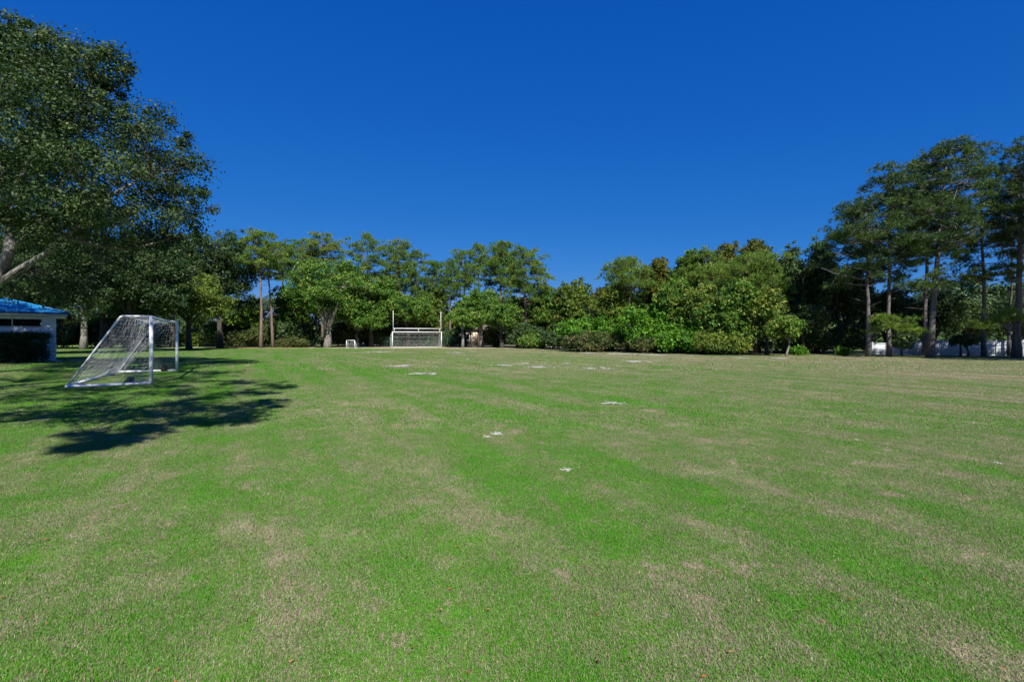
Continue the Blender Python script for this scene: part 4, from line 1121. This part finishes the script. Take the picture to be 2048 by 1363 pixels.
# ------------------------------------------------------------------ green chain-link fence below the far trees
def chain_fence():
    A = np.array((atx(545, 75), 75.0)); B = np.array((atx(1085, 77), 77.0))
    root = thing('chain_link_fence', 'dark green chain-link fence running below the far trees', 'fence', (A[0], A[1], 0))
    d = B - A; L = np.linalg.norm(d); d /= L
    def p(s, z): q = d * s; return np.array((q[0], q[1], z))
    pm = MB(); pm.tube([(0, 0, 0), (0, 0, 1.52)], .035, 7); pme = pm.mesh('post', M['green_post'], True)
    npst = int(L / 3)
    for i in range(npst + 1):
        link('post', pme, root, tuple(p(L * i / npst, 0)))
    t = MB(); t.tube([p(0, 1.48), p(L, 1.48)], .022, 6); t.build('top_rail', M['green_post'], root, True)
    w = MB(); st = .11; hh = 1.42
    for s in np.arange(-hh, L, st):
        a, b = max(0, s), min(L, s + hh)
        if b > a:
            w.tube([p(a, .04 + a - s), p(b, .04 + b - s)], .004, 3, cap=False)
            w.tube([p(a, .04 + hh - (a - s)), p(b, .04 + hh - (b - s))], .004, 3, cap=False)
    w.build('wire_mesh', M['green_post'], root)
chain_fence()

# ------------------------------------------------------------------ beige house glimpsed behind
def house():
    X, Y = atx(950, 92), 92.0
    root = thing('house', 'beige house wall glimpsed between trunks right of the large goal', 'house', (X, Y, 0), math.radians(8))
    m = MB(); m.box(-3.2, 5.5, 0, 7, 0, 3.0); m.build('wall', M['beige_stucco'], root)
    m = MB(); m.add([(-3.8, -.6, 2.95), (6.1, -.6, 2.95), (6.1, 7.6, 2.95), (-3.8, 7.6, 2.95), (-.5, 3.5, 4.6), (2.8, 3.5, 4.6)], [(0, 1, 5, 4), (2, 3, 4, 5), (3, 2, 1, 0)], [(1, 2, 5), (3, 0, 4)])
    m.build('roof', M['roof_shingle'], root)
    for x in (-1.6, 2.0):
        m = MB(); m.box(x - .5, x + .5, -.03, .02, .9, 2.1); w = m.build('window', M['dark_glass'], root)
        f = MB(); f.box(x - .58, x - .5, -.05, .02, .82, 2.18); f.box(x + .5, x + .58, -.05, .02, .82, 2.18); f.box(x - .5, x + .5, -.05, .02, .82, .9); f.box(x - .5, x + .5, -.05, .02, 2.1, 2.18)
        f.build('frame', M['trim_paint'], w)
house()

# ------------------------------------------------------------------ grass blades and fallen leaves
def grass_tile(name, size, n, L, W, seed):
    rng = np.random.default_rng(seed)
    P = np.c_[rng.normal(0, size * .44, (n, 2)).clip(-size * 1.2, size * 1.2), np.zeros(n)]
    rnd = np.clip(rng.normal(.5, .24, n), 0, 1)
    lean = rng.uniform(.35, 1.25, n) + (rnd < .28) * .35
    a = rng.uniform(0, 6.283, n)
    h = np.stack([np.cos(a), np.sin(a), np.zeros(n)], -1)
    ln = L * rng.uniform(.55, 1.3, n)
    tip = P + h * (np.sin(lean) * ln)[:, None] + ZUP * (np.cos(lean).clip(.06) * ln)[:, None]
    mid = P + h * (np.sin(lean * .5) * ln * .5)[:, None] + ZUP * (np.cos(lean * .5) * ln * .5)[:, None]
    b = np.stack([-np.sin(a), np.cos(a), np.zeros(n)], -1) * (W * rng.uniform(.6, 1.3, n) / 2)[:, None]
    V = np.stack([P - b, P + b, mid + b * .8, mid - b * .8, tip], 1).reshape(-1, 3)
    i = np.arange(n)[:, None] * 5
    Q = i + np.array([[0, 1, 2, 3]]); T = i + np.array([[3, 2, 4]])
    me = mk_mesh(name, V, [Q, T], M['blade'], {'rnd': np.repeat(rnd, 5)})
    return bpy.data.objects.new(name, me)

def scatter(name, label, tiles, P, rz, sc, seed):
    col = bpy.data.collections.new(name + '_tiles')
    for t in tiles: col.objects.link(t)
    rng = np.random.default_rng(seed)
    me = bpy.data.meshes.new(name)
    me.vertices.add(len(P)); me.vertices.foreach_set('co', np.asarray(P, np.float32).ravel())
    a = me.attributes.new('rz', 'FLOAT', 'POINT'); a.data.foreach_set('value', rz.astype(np.float32))
    a = me.attributes.new('idx', 'INT', 'POINT'); a.data.foreach_set('value', rng.integers(0, len(tiles), len(P)).astype(np.int32))
    me.update()
    o = link(name, me)
    ng = bpy.data.node_groups.new(name, 'GeometryNodeTree')
    ng.interface.new_socket('Geometry', in_out='INPUT', socket_type='NodeSocketGeometry')
    ng.interface.new_socket('Geometry', in_out='OUTPUT', socket_type='NodeSocketGeometry')
    gi = ng.nodes.new('NodeGroupInput'); go = ng.nodes.new('NodeGroupOutput')
    iop = ng.nodes.new('GeometryNodeInstanceOnPoints'); ci = ng.nodes.new('GeometryNodeCollectionInfo')
    ci.inputs['Collection'].default_value = col; ci.inputs['Separate Children'].default_value = True
    ci.inputs['Reset Children'].default_value = True
    na = ng.nodes.new('GeometryNodeInputNamedAttribute'); na.data_type = 'FLOAT'; na.inputs['Name'].default_value = 'rz'
    ni = ng.nodes.new('GeometryNodeInputNamedAttribute'); ni.data_type = 'INT'; ni.inputs['Name'].default_value = 'idx'
    cx = ng.nodes.new('ShaderNodeCombineXYZ')
    ng.links.new(na.outputs['Attribute'], cx.inputs[2])
    ng.links.new(gi.outputs[0], iop.inputs['Points']); ng.links.new(ci.outputs[0], iop.inputs['Instance'])
    iop.inputs['Pick Instance'].default_value = True
    ng.links.new(ni.outputs['Attribute'], iop.inputs['Instance Index'])
    ng.links.new(cx.outputs[0], iop.inputs['Rotation'])
    ng.links.new(iop.outputs[0], go.inputs[0])
    md = o.modifiers.new('scatter', 'NODES'); md.node_group = ng
    return tag(o, label, 'grass', None, 'stuff')

def ring(step, y0, y1, rng, over=1.04):
    out = []
    for y in np.arange(y0, y1, step):
        hw = 1.10 * (y + step) + 2.5
        for x in np.arange(-hw, hw, step):
            out.append((x, y + step / 2, .001))
    P = np.array(out); P[:, :2] += rng.uniform(-.32, .32, (len(P), 2)) * step
    return P, rng.uniform(0, 6.283, len(P))
rg = np.random.default_rng(31)
for (nm, lb, step, y0, y1, n, L, W) in [('near_grass', 'short green and straw coloured turf blades of the near lawn', .4, 1.4, 9.0, 4400, .022, .0033),
                                        ('middle_grass', 'short patchy turf blades in the middle of the field', .8, 9.0, 24.0, 5600, .027, .007),
                                        ('far_grass', 'short patchy turf blades of the far part of the field', 2.4, 24.0, 64.0, 9000, .04, .022)]:
    tiles = [grass_tile(nm + '_tile', step, n, L, W, 400 + int(step * 10) + q) for q in range(5)]
    P, rz = ring(step, y0, y1, rg)
    scatter(nm, lb, tiles, P, rz, None, 41)

def fallen_leaves():
    m, nt, out = new_mat('dry_leaf')
    at = nt.nodes.new('ShaderNodeAttribute'); at.attribute_name = 'tint'
    r = ramp(nt, [(0, (.07, .03, .02)), (.35, (.22, .07, .03)), (.7, (.45, .11, .03)), (1, (.40, .30, .18))])
    nt.links.new(at.outputs['Fac'], r.inputs[0])
    b = nt.nodes.new('ShaderNodeBsdfPrincipled'); b.inputs['Roughness'].default_value = .7
    nt.links.new(r.outputs[0], b.inputs['Base Color']); nt.links.new(b.outputs[0], out.inputs[0])
    rng = np.random.default_rng(8); V, Q, t = [], [], []
    n = 130
    for i in range(n):
        y = 2.4 + 16 * rng.random() ** 1.8; x = rng.uniform(-1.1, 1.1) * y
        a = rng.uniform(0, 6.283); L = rng.uniform(.008, .019); w = L * rng.uniform(.3, .5)
        ca, sa = math.cos(a), math.sin(a); z = rng.uniform(.016, .028)
        k = len(V)
        for (p, q, zz) in ((-L, 0, 0), (-.3 * L, w, .3 * L), (.4 * L, w * .8, .3 * L), (L, 0, .004), (.4 * L, -w * .8, .3 * L), (-.3 * L, -w, .3 * L), (-.3 * L, 0, .002), (.4 * L, 0, .003)):
            V.append((x + p * ca - q * sa, y + p * sa + q * ca, z + zz)); t.append(0)
        Q += [(k, k + 6, k + 1, k + 1), ]
        Q[-1] = (k, k + 5, k + 6, k + 1)
        Q += [(k + 1, k + 6, k + 7, k + 2), (k + 6, k + 5, k + 4, k + 7), (k + 2, k + 7, k + 4, k + 3)]
        tv = rng.random(); t[-8:] = [tv] * 8
    o = link('fallen_leaves', mk_mesh('fallen_leaves', np.array(V), np.array(Q), m, {'tint': t}))
    tag(o, 'scattered dry orange and brown leaves on the near lawn', 'fallen leaves', None, 'stuff')
fallen_leaves()
